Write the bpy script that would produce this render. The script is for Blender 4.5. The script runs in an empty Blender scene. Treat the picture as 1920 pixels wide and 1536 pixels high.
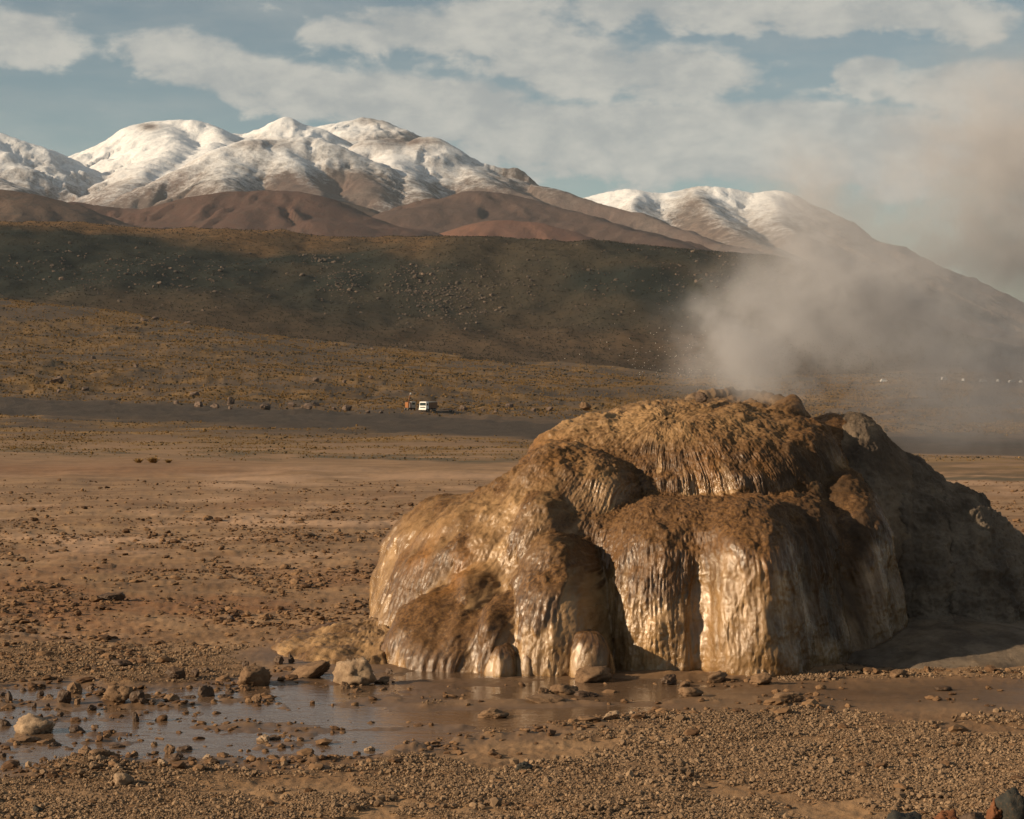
import bpy, math, random
import numpy as np

# ------------------------------------------------------------------ camera, light, exposure
S = bpy.context.scene
COL = S.collection
EYE = 2.1            # camera height above the pool flat
F = 4000.0           # focal length in photograph pixels (75 mm on a 36 mm frame)
HZ = 690.0           # photograph row of the level horizon
SUN_EL, SUN_AZ = 20.0, 252.0      # azimuth clockwise from the view axis (+Y): left, a little behind the camera
SUN_STRENGTH, SKY_STRENGTH, EXPOSURE = 5.0, 0.06, 0.66

cam = bpy.data.cameras.new('camera')
cam.lens = 36.0 * F / 1920.0
cam.sensor_width = 36.0
cam.sensor_fit = 'HORIZONTAL'
cam.shift_y = -(768.0 - HZ) / 1920.0
cam.clip_start = 0.1
cam.clip_end = 60000.0
camo = bpy.data.objects.new('camera', cam)
COL.objects.link(camo)
camo.location = (0, 0, EYE)
camo.rotation_euler = (math.radians(90), 0, 0)
S.camera = camo

sun = bpy.data.lights.new('sun', 'SUN')
sun.energy = SUN_STRENGTH
sun.angle = math.radians(0.55)
sun.color = (1.0, 0.76, 0.50)
suno = bpy.data.objects.new('sun', sun)
COL.objects.link(suno)
ce, se = math.cos(math.radians(SUN_EL)), math.sin(math.radians(SUN_EL))
sdir = (math.sin(math.radians(SUN_AZ)) * ce, math.cos(math.radians(SUN_AZ)) * ce, se)   # towards the sun
from mathutils import Vector
suno.rotation_euler = Vector(sdir).to_track_quat('Z', 'Y').to_euler()

vs = S.view_settings
vs.view_transform = 'Standard'
vs.look = 'None'
vs.gamma = 1.0
vs.exposure = EXPOSURE
vs.use_curve_mapping = False
cy = S.cycles
cy.use_denoising = True
cy.max_bounces = 6
cy.diffuse_bounces = 3
cy.glossy_bounces = 3
cy.transmission_bounces = 3
cy.volume_bounces = 1
cy.transparent_max_bounces = 8
cy.sample_clamp_indirect = 4.0
cy.caustics_reflective = False
cy.caustics_refractive = False


# ------------------------------------------------------------------ node helper
class NT:
    def __init__(self, tree):
        self.t = tree
        self.L = tree.links

    def put(self, sock, v):
        if hasattr(v, 'is_output'):
            self.L.new(v, sock)
        else:
            sock.default_value = v

    def n(self, kind, ins=None, **props):
        nd = self.t.nodes.new(kind)
        for k, v in props.items():
            setattr(nd, k, v)
        for k, v in (ins or {}).items():
            self.put(nd.inputs[k], v)
        return nd

    def m(self, op, a, b=0.0, c=0.0, clamp=False):
        nd = self.n('ShaderNodeMath', {0: a, 1: b, 2: c}, operation=op, use_clamp=clamp)
        return nd.outputs[0]

    def v(self, op, a, b=(0, 0, 0), scale=None):
        nd = self.n('ShaderNodeVectorMath', {0: a, 1: b}, operation=op)
        if scale is not None:
            self.put(nd.inputs['Scale'], scale)
        return nd.outputs['Value'] if op in ('LENGTH', 'DOT_PRODUCT', 'DISTANCE') else nd.outputs['Vector']

    def ss(self, x, lo, hi, a=0.0, b=1.0):
        nd = self.n('ShaderNodeMapRange', {0: x, 1: lo, 2: hi, 3: a, 4: b}, interpolation_type='SMOOTHSTEP')
        return nd.outputs[0]

    def mix(self, f, a, b, kind='MIX'):
        nd = self.n('ShaderNodeMix', data_type='RGBA', blend_type=kind)
        self.put(nd.inputs[0], f)
        self.put(nd.inputs[6], a if hasattr(a, 'is_output') else (*a, 1.0))
        self.put(nd.inputs[7], b if hasattr(b, 'is_output') else (*b, 1.0))
        return nd.outputs[2]

    def noise(self, vec, scale, detail=4.0, rough=0.55, dist=0.0):
        nd = self.n('ShaderNodeTexNoise', {'Scale': scale, 'Detail': detail, 'Roughness': rough, 'Distortion': dist})
        if vec is not None:
            self.L.new(vec, nd.inputs['Vector'])
        return nd.outputs[0]

    def attr(self, name, out='Fac'):
        return self.n('ShaderNodeAttribute', attribute_name=name).outputs[out]


def material(name):
    m = bpy.data.materials.new(name)
    m.use_nodes = True
    t = m.node_tree
    t.nodes.clear()
    k = NT(t)
    out = k.n('ShaderNodeOutputMaterial')
    b = k.n('ShaderNodeBsdfPrincipled')
    t.links.new(b.outputs[0], out.inputs['Surface'])
    return m, k, b, out


def simple(name, color, rough=0.7, metal=0.0, vary=0.0, scale=5.0, bump=0.0):
    m, k, b, _ = material(name)
    tc = k.n('ShaderNodeTexCoord').outputs['Object']
    nz = k.noise(tc, scale, 5.0, 0.6)
    k.put(b.inputs['Base Color'], k.mix(k.ss(nz, 0.3, 0.7), tuple(c * (1 - vary) for c in color), tuple(min(1, c * (1 + vary)) for c in color)))
    b.inputs['Roughness'].default_value = rough
    b.inputs['Metallic'].default_value = metal
    if bump:
        bp = k.n('ShaderNodeBump', {'Strength': bump, 'Distance': 0.02, 'Height': nz})
        k.put(b.inputs['Normal'], bp.outputs[0])
    return m


# ------------------------------------------------------------------ sky with clouds (world)
def az_el(px, py):
    return math.atan((px - 960.0) / F), math.atan((HZ - py) / F)


W = bpy.data.worlds.new('World')
S.world = W
W.use_nodes = True
W.node_tree.nodes.clear()
k = NT(W.node_tree)
sky = k.n('ShaderNodeTexSky', sky_type='NISHITA', sun_disc=False)
sky.sun_elevation = math.radians(SUN_EL)
sky.sun_rotation = math.radians(SUN_AZ)
sky.altitude = 4300.0
sky.air_density = 1.3
sky.dust_density = 1.5
sky.ozone_density = 1.0
dirv = k.n('ShaderNodeTexCoord').outputs['Generated']
sep = k.n('ShaderNodeSeparateXYZ', {0: dirv})
az = k.m('ARCTAN2', sep.outputs[0], sep.outputs[1])
el = k.m('ARCSINE', sep.outputs[2])
# soft warp gives the cloud banks their billowed edge
wv = k.n('ShaderNodeCombineXYZ', {0: az, 1: k.m('MULTIPLY', el, 1.7), 2: 0.0}).outputs[0]
n_big = k.noise(wv, 9.0, 5.0, 0.55, 0.3)
n_mid = k.noise(wv, 26.0, 6.0, 0.55, 0.25)
n_fin = k.noise(wv, 80.0, 5.0, 0.6)
n_str = k.noise(k.n('ShaderNodeCombineXYZ', {0: az, 1: k.m('MULTIPLY', el, 5.0), 2: 3.0}).outputs[0], 13.0, 5.0, 0.55, 0.2)
# wind-laid banks of cloud standing in this quarter of the sky: (row, column) -> azimuth, elevation
BANKS = [(20, 90, 120, 42, .9), (330, 112, 110, 48, .85), (430, 150, 130, 48, .9), (560, 172, 130, 46, .9), (700, 192, 150, 52, .9),
         (850, 215, 150, 58, .9), (1000, 250, 170, 62, .85), (1160, 258, 170, 62, .95), (1320, 262, 170, 66, .9),
         (1500, 262, 150, 66, .95), (1660, 290, 160, 80, .9), (1850, 290, 160, 90, .8), (620, 66, 70, 34, .6), (760, 62, 150, 46, .75), (930, 50, 170, 60, .8),
         (1060, 120, 170, 60, .8), (1240, 140, 190, 55, .8), (1360, 160, 90, 34, .5), (1250, 20, 260, 40, .8), (1600, 30, 240, 44, .85),
         (1800, 62, 130, 38, .6), (1620, 148, 66, 32, .8), (1660, 185, 50, 26, .5), (1840, 172, 130, 44, .8),
         (900, 310, 320, 46, .55), (1250, 325, 300, 50, .62), (1100, 290, 260, 50, .7), (1450, 300, 200, 50, .7), (180, 200, 330, 90, .22), (150, 20, 260, 36, .35), (420, 110, 150, 80, .3), (780, 120, 120, 20, .35)]
dens = None
azw = k.m('ADD', az, k.m('MULTIPLY', k.m('SUBTRACT', n_mid, 0.5), 0.030))
elw = k.m('ADD', el, k.m('MULTIPLY', k.m('SUBTRACT', n_mid, 0.5), 0.020))
for (px, py, rx, ry, amp) in BANKS:
    a0, e0 = az_el(px, py)
    dx = k.m('MULTIPLY', k.m('SUBTRACT', azw, a0), F / (rx * 1.12))
    dy = k.m('MULTIPLY', k.m('SUBTRACT', elw, e0), F / (ry * 1.15))
    q = k.m('ADD', k.m('MULTIPLY', dx, dx), k.m('MULTIPLY', dy, dy))
    g = k.m('MULTIPLY', k.m('POWER', 2.0, k.m('MULTIPLY', q, -1.1)), amp)
    dens = g if dens is None else k.m('MAXIMUM', dens, k.m('ADD', k.m('MULTIPLY', dens, .93), k.m('MULTIPLY', g, .35)))  if False else (k.m('SMOOTH_MAX', dens, g, 0.25))
# elsewhere the same broken cloud goes on at the cover the photograph shows
here = k.m('MULTIPLY', k.ss(k.m('ABSOLUTE', az), 0.25, 0.45, 1.0, 0.0), k.ss(el, 0.17, 0.32, 1.0, 0.0))
gen = k.ss(k.m('ADD', k.m('MULTIPLY', n_big, 0.6), k.m('MULTIPLY', n_str, 0.4)), 0.42, 0.62)
cover = k.m('ADD', k.m('MULTIPLY', dens, here), k.m('MULTIPLY', gen, k.m('SUBTRACT', 1.0, here)))
tex = k.m('ADD', k.m('MULTIPLY', k.m('SUBTRACT', n_mid, 0.5), 0.95), k.m('MULTIPLY', k.m('SUBTRACT', n_fin, 0.5), 0.35))
tex = k.m('ADD', tex, k.m('MULTIPLY', k.m('SUBTRACT', n_str, 0.5), 0.5))
cl = k.ss(k.m('ADD', cover, tex), 0.30, 0.60)
veil = k.m('MULTIPLY', k.ss(k.m('ADD', n_str, k.m('MULTIPLY', n_big, .5)), 0.5, 1.0), 0.30)
cl = k.m('MAXIMUM', cl, veil)
SKYCAL = 1.0 / SKY_STRENGTH
def sc(c, f=1.0):
    return tuple(x * SKYCAL * f for x in c)
base = k.mix(1.0, sky.outputs[0], (0.74, 0.745, 0.64), 'MULTIPLY')
shade = k.ss(k.m('ADD', k.m('MULTIPLY', n_mid, 0.7), k.m('MULTIPLY', n_fin, 0.3)), 0.35, 0.68)
ccol = k.mix(shade, sc((0.230, 0.240, 0.236)), sc((0.362, 0.350, 0.315)))
col = k.mix(k.m('MULTIPLY', cl, 0.92), base, ccol)
bg = k.n('ShaderNodeBackground', {'Color': col, 'Strength': SKY_STRENGTH})
wo = k.n('ShaderNodeOutputWorld')
k.L.new(bg.outputs[0], wo.inputs['Surface'])


# ------------------------------------------------------------------ numpy noise
rng = np.random.RandomState(7)
P = rng.permutation(256)
P = np.concatenate([P, P, P]).astype(np.int64)
ang = rng.rand(256) * 2 * np.pi
G2 = np.stack([np.cos(ang), np.sin(ang)], 1).astype(np.float32)
g3 = rng.normal(size=(256, 3))
G3 = (g3 / np.linalg.norm(g3, axis=1, keepdims=True)).astype(np.float32)


def fade(t):
    return t * t * t * (t * (t * 6 - 15) + 10)


def pn2(x, y):
    x = np.asarray(x, np.float64); y = np.asarray(y, np.float64)
    xi = np.floor(x).astype(np.int64); yi = np.floor(y).astype(np.int64)
    xf = (x - xi).astype(np.float32); yf = (y - yi).astype(np.float32)
    xi &= 255; yi &= 255
    u, v = fade(xf), fade(yf)
    def g(ix, iy, fx, fy):
        G = G2[P[P[(xi + ix) & 255] + ((yi + iy) & 255)]]
        return G[..., 0] * fx + G[..., 1] * fy
    a = g(0, 0, xf, yf); b = g(1, 0, xf - 1, yf)
    c = g(0, 1, xf, yf - 1); d = g(1, 1, xf - 1, yf - 1)
    ab = a + u * (b - a); cd = c + u * (d - c)
    return 1.4 * (ab + v * (cd - ab))


def pn3(x, y, z):
    x = np.asarray(x, np.float64); y = np.asarray(y, np.float64); z = np.asarray(z, np.float64)
    x, y, z = np.broadcast_arrays(x, y, z)
    xi = np.floor(x).astype(np.int64); yi = np.floor(y).astype(np.int64); zi = np.floor(z).astype(np.int64)
    xf = (x - xi).astype(np.float32); yf = (y - yi).astype(np.float32); zf = (z - zi).astype(np.float32)
    xi &= 255; yi &= 255; zi &= 255
    u, v, w = fade(xf), fade(yf), fade(zf)
    def g(ix, iy, iz):
        G = G3[P[P[P[(xi + ix) & 255] + ((yi + iy) & 255)] + ((zi + iz) & 255)]]
        return G[..., 0] * (xf - ix) + G[..., 1] * (yf - iy) + G[..., 2] * (zf - iz)
    r = []
    for iz in (0, 1):
        a = g(0, 0, iz); b = g(1, 0, iz); c = g(0, 1, iz); d = g(1, 1, iz)
        ab = a + u * (b - a); cd = c + u * (d - c)
        r.append(ab + v * (cd - ab))
    return 1.4 * (r[0] + w * (r[1] - r[0]))


def fbm2(x, y, o=4, g=0.5):
    s = 0; a = 1.0
    for i in range(o):
        s = s + a * pn2(x * 2.03 ** i + 17.3 * i, y * 2.03 ** i + 5.1 * i); a *= g
    return s


def fbm3(x, y, z, o=3, g=0.5):
    s = 0; a = 1.0
    for i in range(o):
        s = s + a * pn3(x * 2.03 ** i + 17.3 * i, y * 2.03 ** i + 5.1 * i, z * 2.03 ** i + 9.7 * i); a *= g
    return s


def sst(x, lo, hi):
    t = np.clip((x - lo) / (hi - lo), 0, 1)
    return t * t * (3 - 2 * t)


# ------------------------------------------------------------------ mesh helpers
def tag(o, label=None, cat=None, group=None, kind=None):
    if label: o['label'] = label
    if cat: o['category'] = cat
    if group: o['group'] = group
    if kind: o['kind'] = kind
    return o


def raw_mesh(name, co, faces, mat=None, smooth=True, attrs=None):
    """co (n,3) array, faces (m,k) int array of tris or quads"""
    me = bpy.data.meshes.new(name)
    co = np.ascontiguousarray(co, np.float32)
    faces = np.ascontiguousarray(faces, np.int32)
    m, kk = faces.shape
    me.vertices.add(len(co)); me.vertices.foreach_set('co', co.ravel())
    me.loops.add(m * kk); me.loops.foreach_set('vertex_index', faces.ravel())
    me.polygons.add(m)
    me.polygons.foreach_set('loop_start', np.arange(m, dtype=np.int32) * kk)
    me.polygons.foreach_set('use_smooth', np.full(m, smooth, dtype=bool))
    me.update(calc_edges=True)
    for an, av in (attrs or {}).items():
        a = me.attributes.new(an, 'FLOAT', 'POINT')
        a.data.foreach_set('value', np.ascontiguousarray(av, np.float32).ravel())
    if mat: me.materials.append(mat)
    return me


def link(name, me, parent=None, loc=None, rot=None, scale=None):
    o = bpy.data.objects.new(name, me)
    COL.objects.link(o)
    if parent: o.parent = parent
    if loc is not None: o.location = loc
    if rot is not None: o.rotation_euler = rot
    if scale is not None: o.scale = scale
    return o


def empty(name, loc=(0, 0, 0), rz=0.0):
    o = bpy.data.objects.new(name, None)
    COL.objects.link(o)
    o.location = loc; o.rotation_euler = (0, 0, rz)
    o.empty_display_size = 0.2
    return o


def grid_faces(nr, nc, wrap=False):
    r = np.arange(nr - 1)[:, None]; c = np.arange(nc if wrap else nc - 1)[None, :]
    c2 = (c + 1) % nc
    a = r * nc + c; b = r * nc + c2
    return np.stack([a, b, b + nc, a + nc], -1).reshape(-1, 4)


def at(px, py, d):
    return np.array([(px - 960.0) / F * d, d, EYE - (py - HZ) / F * d])


# ------------------------------------------------------------------ ground
TD = [5, 24, 35, 50, 75, 110, 180, 300, 450, 600, 700, 900, 1200, 1500, 1750, 2100, 2600, 4000, 8000, 20000]
TP = [0, 640, 1280, 1920]
TY = {35: [938] * 4, 50: [893] * 4, 75: [864] * 4, 110: [845, 846, 848, 852], 180: [824, 828, 834, 846], 300: [800, 808, 818, 838],
      450: [780, 792, 805, 828], 600: [763, 780, 796, 818], 700: [747, 772, 788, 808], 900: [703, 738, 766, 784], 1200: [630, 692, 740, 746],
      1500: [560, 657, 722, 708], 1750: [574, 644, 712, 694], 2100: [606, 656, 695, 683], 2600: [622, 658, 682, 672], 4000: [640, 650, 660, 640],
      8000: [640, 640, 640, 622], 20000: [660] * 4}
_ld = np.linspace(math.log(5), math.log(20000), 1200)
_cols = []
for ci in range(4):
    ys = []
    for d in TD:
        ys.append(0.0 if d <= 24 else EYE - (TY[d][ci] - HZ) / F * d)
    # interpolate z/d in log distance, then smooth the kinks
    zd = np.interp(_ld, np.log(TD), np.array(ys) / np.array(TD))
    kern = np.hanning(41); kern /= kern.sum()
    zs = np.convolve(np.pad(zd, 20, 'edge'), kern, 'valid')
    _cols.append(zs)
_cols = np.array(_cols)


def ground_base(X, Y):
    Y = np.maximum(Y, 5.0)
    L = np.log(Y)
    px = np.clip(960 + F * X / Y, -500, 2420)
    li = np.clip((L - _ld[0]) / (_ld[1] - _ld[0]), 0, 1198.999)
    i0 = li.astype(int); lf = li - i0
    ci = px / 640.0
    c0 = np.clip(np.floor(ci).astype(int), 0, 2); cf = np.clip(ci - c0, -0.5, 1.5)
    def col(c): return _cols[c, i0] * (1 - lf) + _cols[c, i0 + 1] * lf
    z = col(c0) * (1 - cf) + col(c0 + 1) * cf
    return z * Y


POOL = [(-260, 1300), (0, 1288), (150, 1284), (300, 1296), (430, 1288), (560, 1268), (640, 1258), (740, 1250), (860, 1252), (1000, 1256), (1150, 1258),
        (1250, 1268), (1400, 1284), (1480, 1300), (1500, 1316), (1400, 1330), (1250, 1336), (1100, 1352), (1000, 1366), (850, 1374), (700, 1398),
        (560, 1422), (420, 1420), (300, 1430), (150, 1420), (0, 1455), (-260, 1480)]
POOLW = np.array([((px - 960) / F * (F * EYE / (py - HZ)), F * EYE / (py - HZ)) for px, py in POOL])


def poly_sd(X, Y, poly):
    """signed distance, negative inside"""
    d2 = np.full(X.shape, 1e9); inside = np.zeros(X.shape, bool)
    n = len(poly)
    for i in range(n):
        ax, ay = poly[i]; bx, by = poly[(i + 1) % n]
        ex, ey = bx - ax, by - ay
        t = np.clip(((X - ax) * ex + (Y - ay) * ey) / (ex * ex + ey * ey), 0, 1)
        d2 = np.minimum(d2, (X - ax - t * ex) ** 2 + (Y - ay - t * ey) ** 2)
        c = ((ay > Y) != (by > Y)) & (X < ex * (Y - ay) / (ey if abs(ey) > 1e-9 else 1e-9) + ax)
        inside ^= c
    return np.where(inside, -1, 1) * np.sqrt(d2)


WATER_Z = -0.012


def ground_all(X, Y):
    """height and soil attributes of the ground at world X, Y"""
    X = np.asarray(X, float); Y = np.asarray(Y, float)
    z = ground_base(X, Y)
    px = 960 + F * X / np.maximum(Y, 1)
    yb = HZ + (EYE - z) / np.maximum(Y, 1) * F          # a smooth terrace coordinate running up the valley
    near = Y < 60
    rel = np.zeros_like(z); wet = np.zeros_like(z); sd = np.full(z.shape, 9.0)
    if near.any():
        x, y = X[near], Y[near]
        r = 0.035 * fbm2(x * 0.55, y * 0.55, 3) + 0.010 * fbm2(x * 2.6, y * 2.6, 3)
        rough = sst(y, 15.0, 17.5) * (1 - sst(y, 27, 42)) * sst(0.6 - x, -0.6, 0.3 + 0 * x) + 0.25 * sst(y, 15, 20)
        cl = fbm2(x * 3.6 + 31, y * 3.6, 4, 0.6)
        r += rough * (0.020 * np.maximum(cl - 0.05, 0) + 0.004 * np.abs(fbm2(x * 9, y * 9, 2)))
        fine = 1 - sst(y, 16, 24)
        r += fine * (0.011 * np.abs(fbm2(x * 7 + 3, y * 7, 2)) + 0.006 * pn2(x * 19, y * 19) + 0.0035 * pn2(x * 43, y * 43))
        s = poly_sd(x, y, POOLW)
        sd[near] = s
        p = sst(-s, -0.28, 0.22)
        # crumbly bank round the pool
        bank = np.exp(-((s - 0.12) / 0.16) ** 2) * (y < 14.2)
        r += bank * 0.040 * np.maximum(fbm2(x * 3.3 + 9, y * 3.3, 4, 0.6) + 0.15, 0)
        pool = -0.019 + 0.034 * fbm2(x * 1.0 + 40, y * 1.9, 4) + 0.018 * np.maximum(fbm2(x * 4.5, y * 4.5, 3, 0.6) - 0.1, 0)
        left = sst(-x, 0.4, 2.2)
        pool += 0.020 * left * np.maximum(fbm2(x * 5.5 + 3, y * 5.5, 3, 0.6), 0) - 0.006 * left
        r = r * (1 - p) + pool * p
        # wet mud flat between pool and right apron
        mud = np.exp(-(((x - 2.9) / 1.5) ** 2 + ((y - 13.7) / 0.75) ** 2) ** 1.5)
        mud = np.maximum(mud, np.exp(-(((x + 1.15) / 0.85) ** 2 + ((y - 15.6) / 0.9) ** 2) ** 1.5))
        r = r * (1 - 0.75 * mud) + mud * 0.012 * fbm2(x * 1.6, y * 3.5, 3)
        wet[near] = np.maximum(np.clip(mud * 1.1, 0, 1), sst(-(r - WATER_Z), -0.045, 0.0) * sst(-s, -0.5, -0.1))
        rel[near] = r
    mid = (Y >= 22) & (Y < 1000)
    if mid.any():
        x, y = X[mid], Y[mid]
        a = sst(y, 22, 60)
        rel[mid] += a * (0.05 * fbm2(x * 0.45, y * 0.22, 3) + 0.0016 * y * fbm2(x / 14, y / 22, 4) * sst(y, 60, 200))
    far = Y >= 500
    if far.any():
        x, y = X[far], Y[far]
        a = sst(y, 500, 1000)
        rel[far] += a * (5.0 * fbm2(x / 210, y / 260, 4) + 1.4 * fbm2(x / 45, y / 70, 3))
    # soil zones along the terraces
    wob = 5 * fbm2(px / 260, np.log(Y) * 6, 3) + 2.0 * fbm2(px / 60, np.log(Y) * 20, 2)
    yw = yb + wob * sst(Y, 40, 80)
    rt = np.interp(px, [-500, 0, 250, 500, 700, 1000, 1300, 1650, 1920, 2400], [730, 744, 759, 771, 779, 792, 803, 819, 827, 840])
    rb = np.interp(px, [-500, 0, 250, 500, 700, 1000, 1300, 1650, 1920, 2400], [766, 779, 786, 800, 808, 824, 838, 850, 856, 866])
    yroad = yb + 0.35 * wob
    road = sst(yroad, rt - 2, rt + 3) * (1 - sst(yroad, rb - 3, rb + 2)) * (Y > 60)
    streak = fbm2(px / 190, yb / 5.5, 4)
    gb = np.interp(px, [0, 700, 1000, 1920], [846, 858, 866, 900])
    lower = sst(yw, rb, rb + 3) * (1 - sst(yw, gb - 4, gb + 12))
    upper = (1 - sst(yw, rt - 12, rt - 2)) * (Y > 300)
    grass = np.clip(lower * sst(streak, -0.35, 0.35) + upper * (0.10 + 0.95 * sst(fbm2(px / 330, yb / 6, 5, 0.6), -0.2, 0.3)), 0, 1)
    grass = grass * (1 - road)
    hill_top = (Y > 1100) * sst(Y, 1100, 1800)
    dark = np.exp(-((yw - gb) / 7.0) ** 2) * sst(streak, -0.3, 0.3) * 0.8 * (Y < 400)
    pale = sst(fbm2(px / 330 + 4, yb / 15 + 2, 3), 0.12, 0.55) * sst(yb, 862, 900) * (1 - sst(yb, 1010, 1080))
    pale += 0.9 * np.exp(-((yb - 1185) / 9) ** 2) * (1 - sst(px, 140, 320)) * sst(fbm2(X * 3, Y * 3, 2), -0.4, 0.3)
    pale += 0.8 * np.exp(-((yb - 893) / 6) ** 2) * sst(px, 600, 760) * (1 - sst(px, 1100, 1500))
    red = np.exp(-((yb - 1130) / 75) ** 2) * sst(fbm2(px / 250 + 8, yb / 40, 3), -0.35, 0.5)
    red += 0.8 * np.exp(-((yb - 880) / 13) ** 2) * (1 - sst(px, 250, 700))
    red += 0.5 * np.exp(-((yb - 945) / 18) ** 2) * sst(fbm2(px / 200, yb / 9 + 7, 3), 0.0, 0.5)
    return dict(z=z + rel, wet=np.clip(wet, 0, 1), road=road, grass=grass, dark=dark, pale=np.clip(pale, 0, 1), red=np.clip(red, 0, 1), sd=sd, yb=yb, px=px, hill=hill_top)


def gz(x, y):
    return float(ground_all(np.array([x]), np.array([y]))['z'][0])


# ground material
def ground_material():
    m, k, b, _ = material('sinter_ground')
    geo = k.n('ShaderNodeNewGeometry')
    pos = geo.outputs['Position']
    n1 = k.noise(pos, 1.3, 6, 0.62)
    n2 = k.noise(pos, 9.0, 6, 0.65)
    n3 = k.noise(pos, 55.0, 4, 0.65)
    nfar = k.noise(pos, 0.035, 8, 0.68)
    nsp = k.noise(pos, 0.35, 6, 0.75)
    v1 = k.ss(k.m('ADD', k.m('MULTIPLY', n1, 0.5), k.m('MULTIPLY', n2, 0.5)), 0.36, 0.64)
    tan = k.mix(v1, (0.155, 0.087, 0.040), (0.250, 0.152, 0.076))
    tan = k.mix(k.m('MULTIPLY', k.ss(n3, 0.45, 0.62), 0.4), tan, (0.25, 0.158, 0.084))
    stv = k.v('MULTIPLY', pos, (0.22, 1.0, 0.0))
    stn = k.noise(stv, 1.1, 6, 0.62, 0.4)
    tan = k.mix(k.m('MULTIPLY', k.ss(stn, 0.46, 0.64), 0.55), tan, (0.105, 0.053, 0.022))
    tan = k.mix(k.m('MULTIPLY', k.ss(stn, 0.44, 0.30), 0.35), tan, (0.30, 0.190, 0.105))
    tan = k.mix(k.m('MULTIPLY', k.attr('pale'), k.ss(n2, 0.25, 0.6, 0.45, 0.95)), tan, (0.36, 0.228, 0.138))
    tan = k.mix(k.m('MULTIPLY', k.attr('red'), k.ss(n2, 0.3, 0.7, 0.9, 0.45)), tan, (0.160, 0.068, 0.023))
    gold = k.mix(k.ss(nfar, 0.36, 0.62), (0.085, 0.049, 0.018), (0.205, 0.118, 0.037))
    gold = k.mix(k.m('MULTIPLY', k.ss(nsp, 0.5, 0.66), 0.75), gold, (0.065, 0.045, 0.026))
    gold = k.mix(k.m('MULTIPLY', k.ss(nsp, 0.40, 0.28), 0.5), gold, (0.20, 0.125, 0.045))
    soil = k.mix(k.ss(nfar, 0.35, 0.65), (0.046, 0.033, 0.021), (0.090, 0.058, 0.034))
    isfar = k.ss(k.m('DIVIDE', k.n('ShaderNodeSeparateXYZ', {0: pos}).outputs[1], 100.0), 0.9, 3.2)
    c = k.mix(isfar, tan, soil)
    c = k.mix(k.attr('grass'), c, gold)
    c = k.mix(k.attr('dark'), c, (0.055, 0.042, 0.020))
    c = k.mix(k.m('MULTIPLY', k.attr('road'), 0.93), c, k.mix(k.ss(nsp, .3, .7), (0.030, 0.021, 0.014), (0.043, 0.030, 0.020)))
    wet = k.attr('wet')
    wetm = k.m('MULTIPLY', wet, k.ss(n2, 0.25, 0.55, 0.65, 1.0))
    c = k.mix(k.m('MULTIPLY', wetm, 0.72), c, (0.075, 0.047, 0.029))
    k.put(b.inputs['Base Color'], c)
    k.put(b.inputs['Roughness'], k.m('SUBTRACT', 0.92, k.m('MULTIPLY', wetm, 0.52)))
    b.inputs['Specular IOR Level'].default_value = 0.35
    h = k.m('ADD', k.m('MULTIPLY', n2, 0.6), k.m('MULTIPLY', n3, 0.25))
    dry = k.m('SUBTRACT', 1.0, k.m('MULTIPLY', wet, 0.75))
    nearf = k.ss(k.n('ShaderNodeSeparateXYZ', {0: pos}).outputs[1], 15.0, 28.0, 1.0, 0.12)
    bp = k.n('ShaderNodeBump', {'Strength': k.m('MULTIPLY', k.m('MULTIPLY', dry, 0.9), nearf), 'Distance': 0.02, 'Height': h})
    bp2 = k.n('ShaderNodeBump', {'Strength': k.m('MULTIPLY', isfar, 0.8), 'Distance': 0.9, 'Height': nsp, 'Normal': bp.outputs[0]})
    k.put(b.inputs['Normal'], bp2.outputs[0])
    return m


M_GROUND = ground_material()

cols = np.concatenate([np.linspace(-1500, -180, 60, endpoint=False), np.linspace(-180, 2100, 600), np.linspace(2100, 3420, 61)[1:]])
rows_y = np.arange(2100, 950, -2.3)
rows = np.concatenate([F * EYE / (rows_y - HZ), np.geomspace(F * EYE / (950 - HZ), 2400, 270)[1:], np.geomspace(2400, 19000, 34)[1:]])
PX, DD = np.meshgrid(cols, rows)
GX = (PX - 960) / F * DD; GY = DD
g = ground_all(GX.ravel(), GY.ravel())
co = np.stack([GX.ravel(), GY.ravel(), g['z']], 1)
gme = raw_mesh('ground', co, grid_faces(len(rows), len(cols)), M_GROUND, True, {a: g[a] for a in ('wet', 'road', 'grass', 'dark', 'pale', 'red')})
ground = tag(link('ground', gme), 'wide dry tan sinter flat rising into a tawny grass slope', kind='structure')
del g, co, PX, DD, GX, GY


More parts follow.
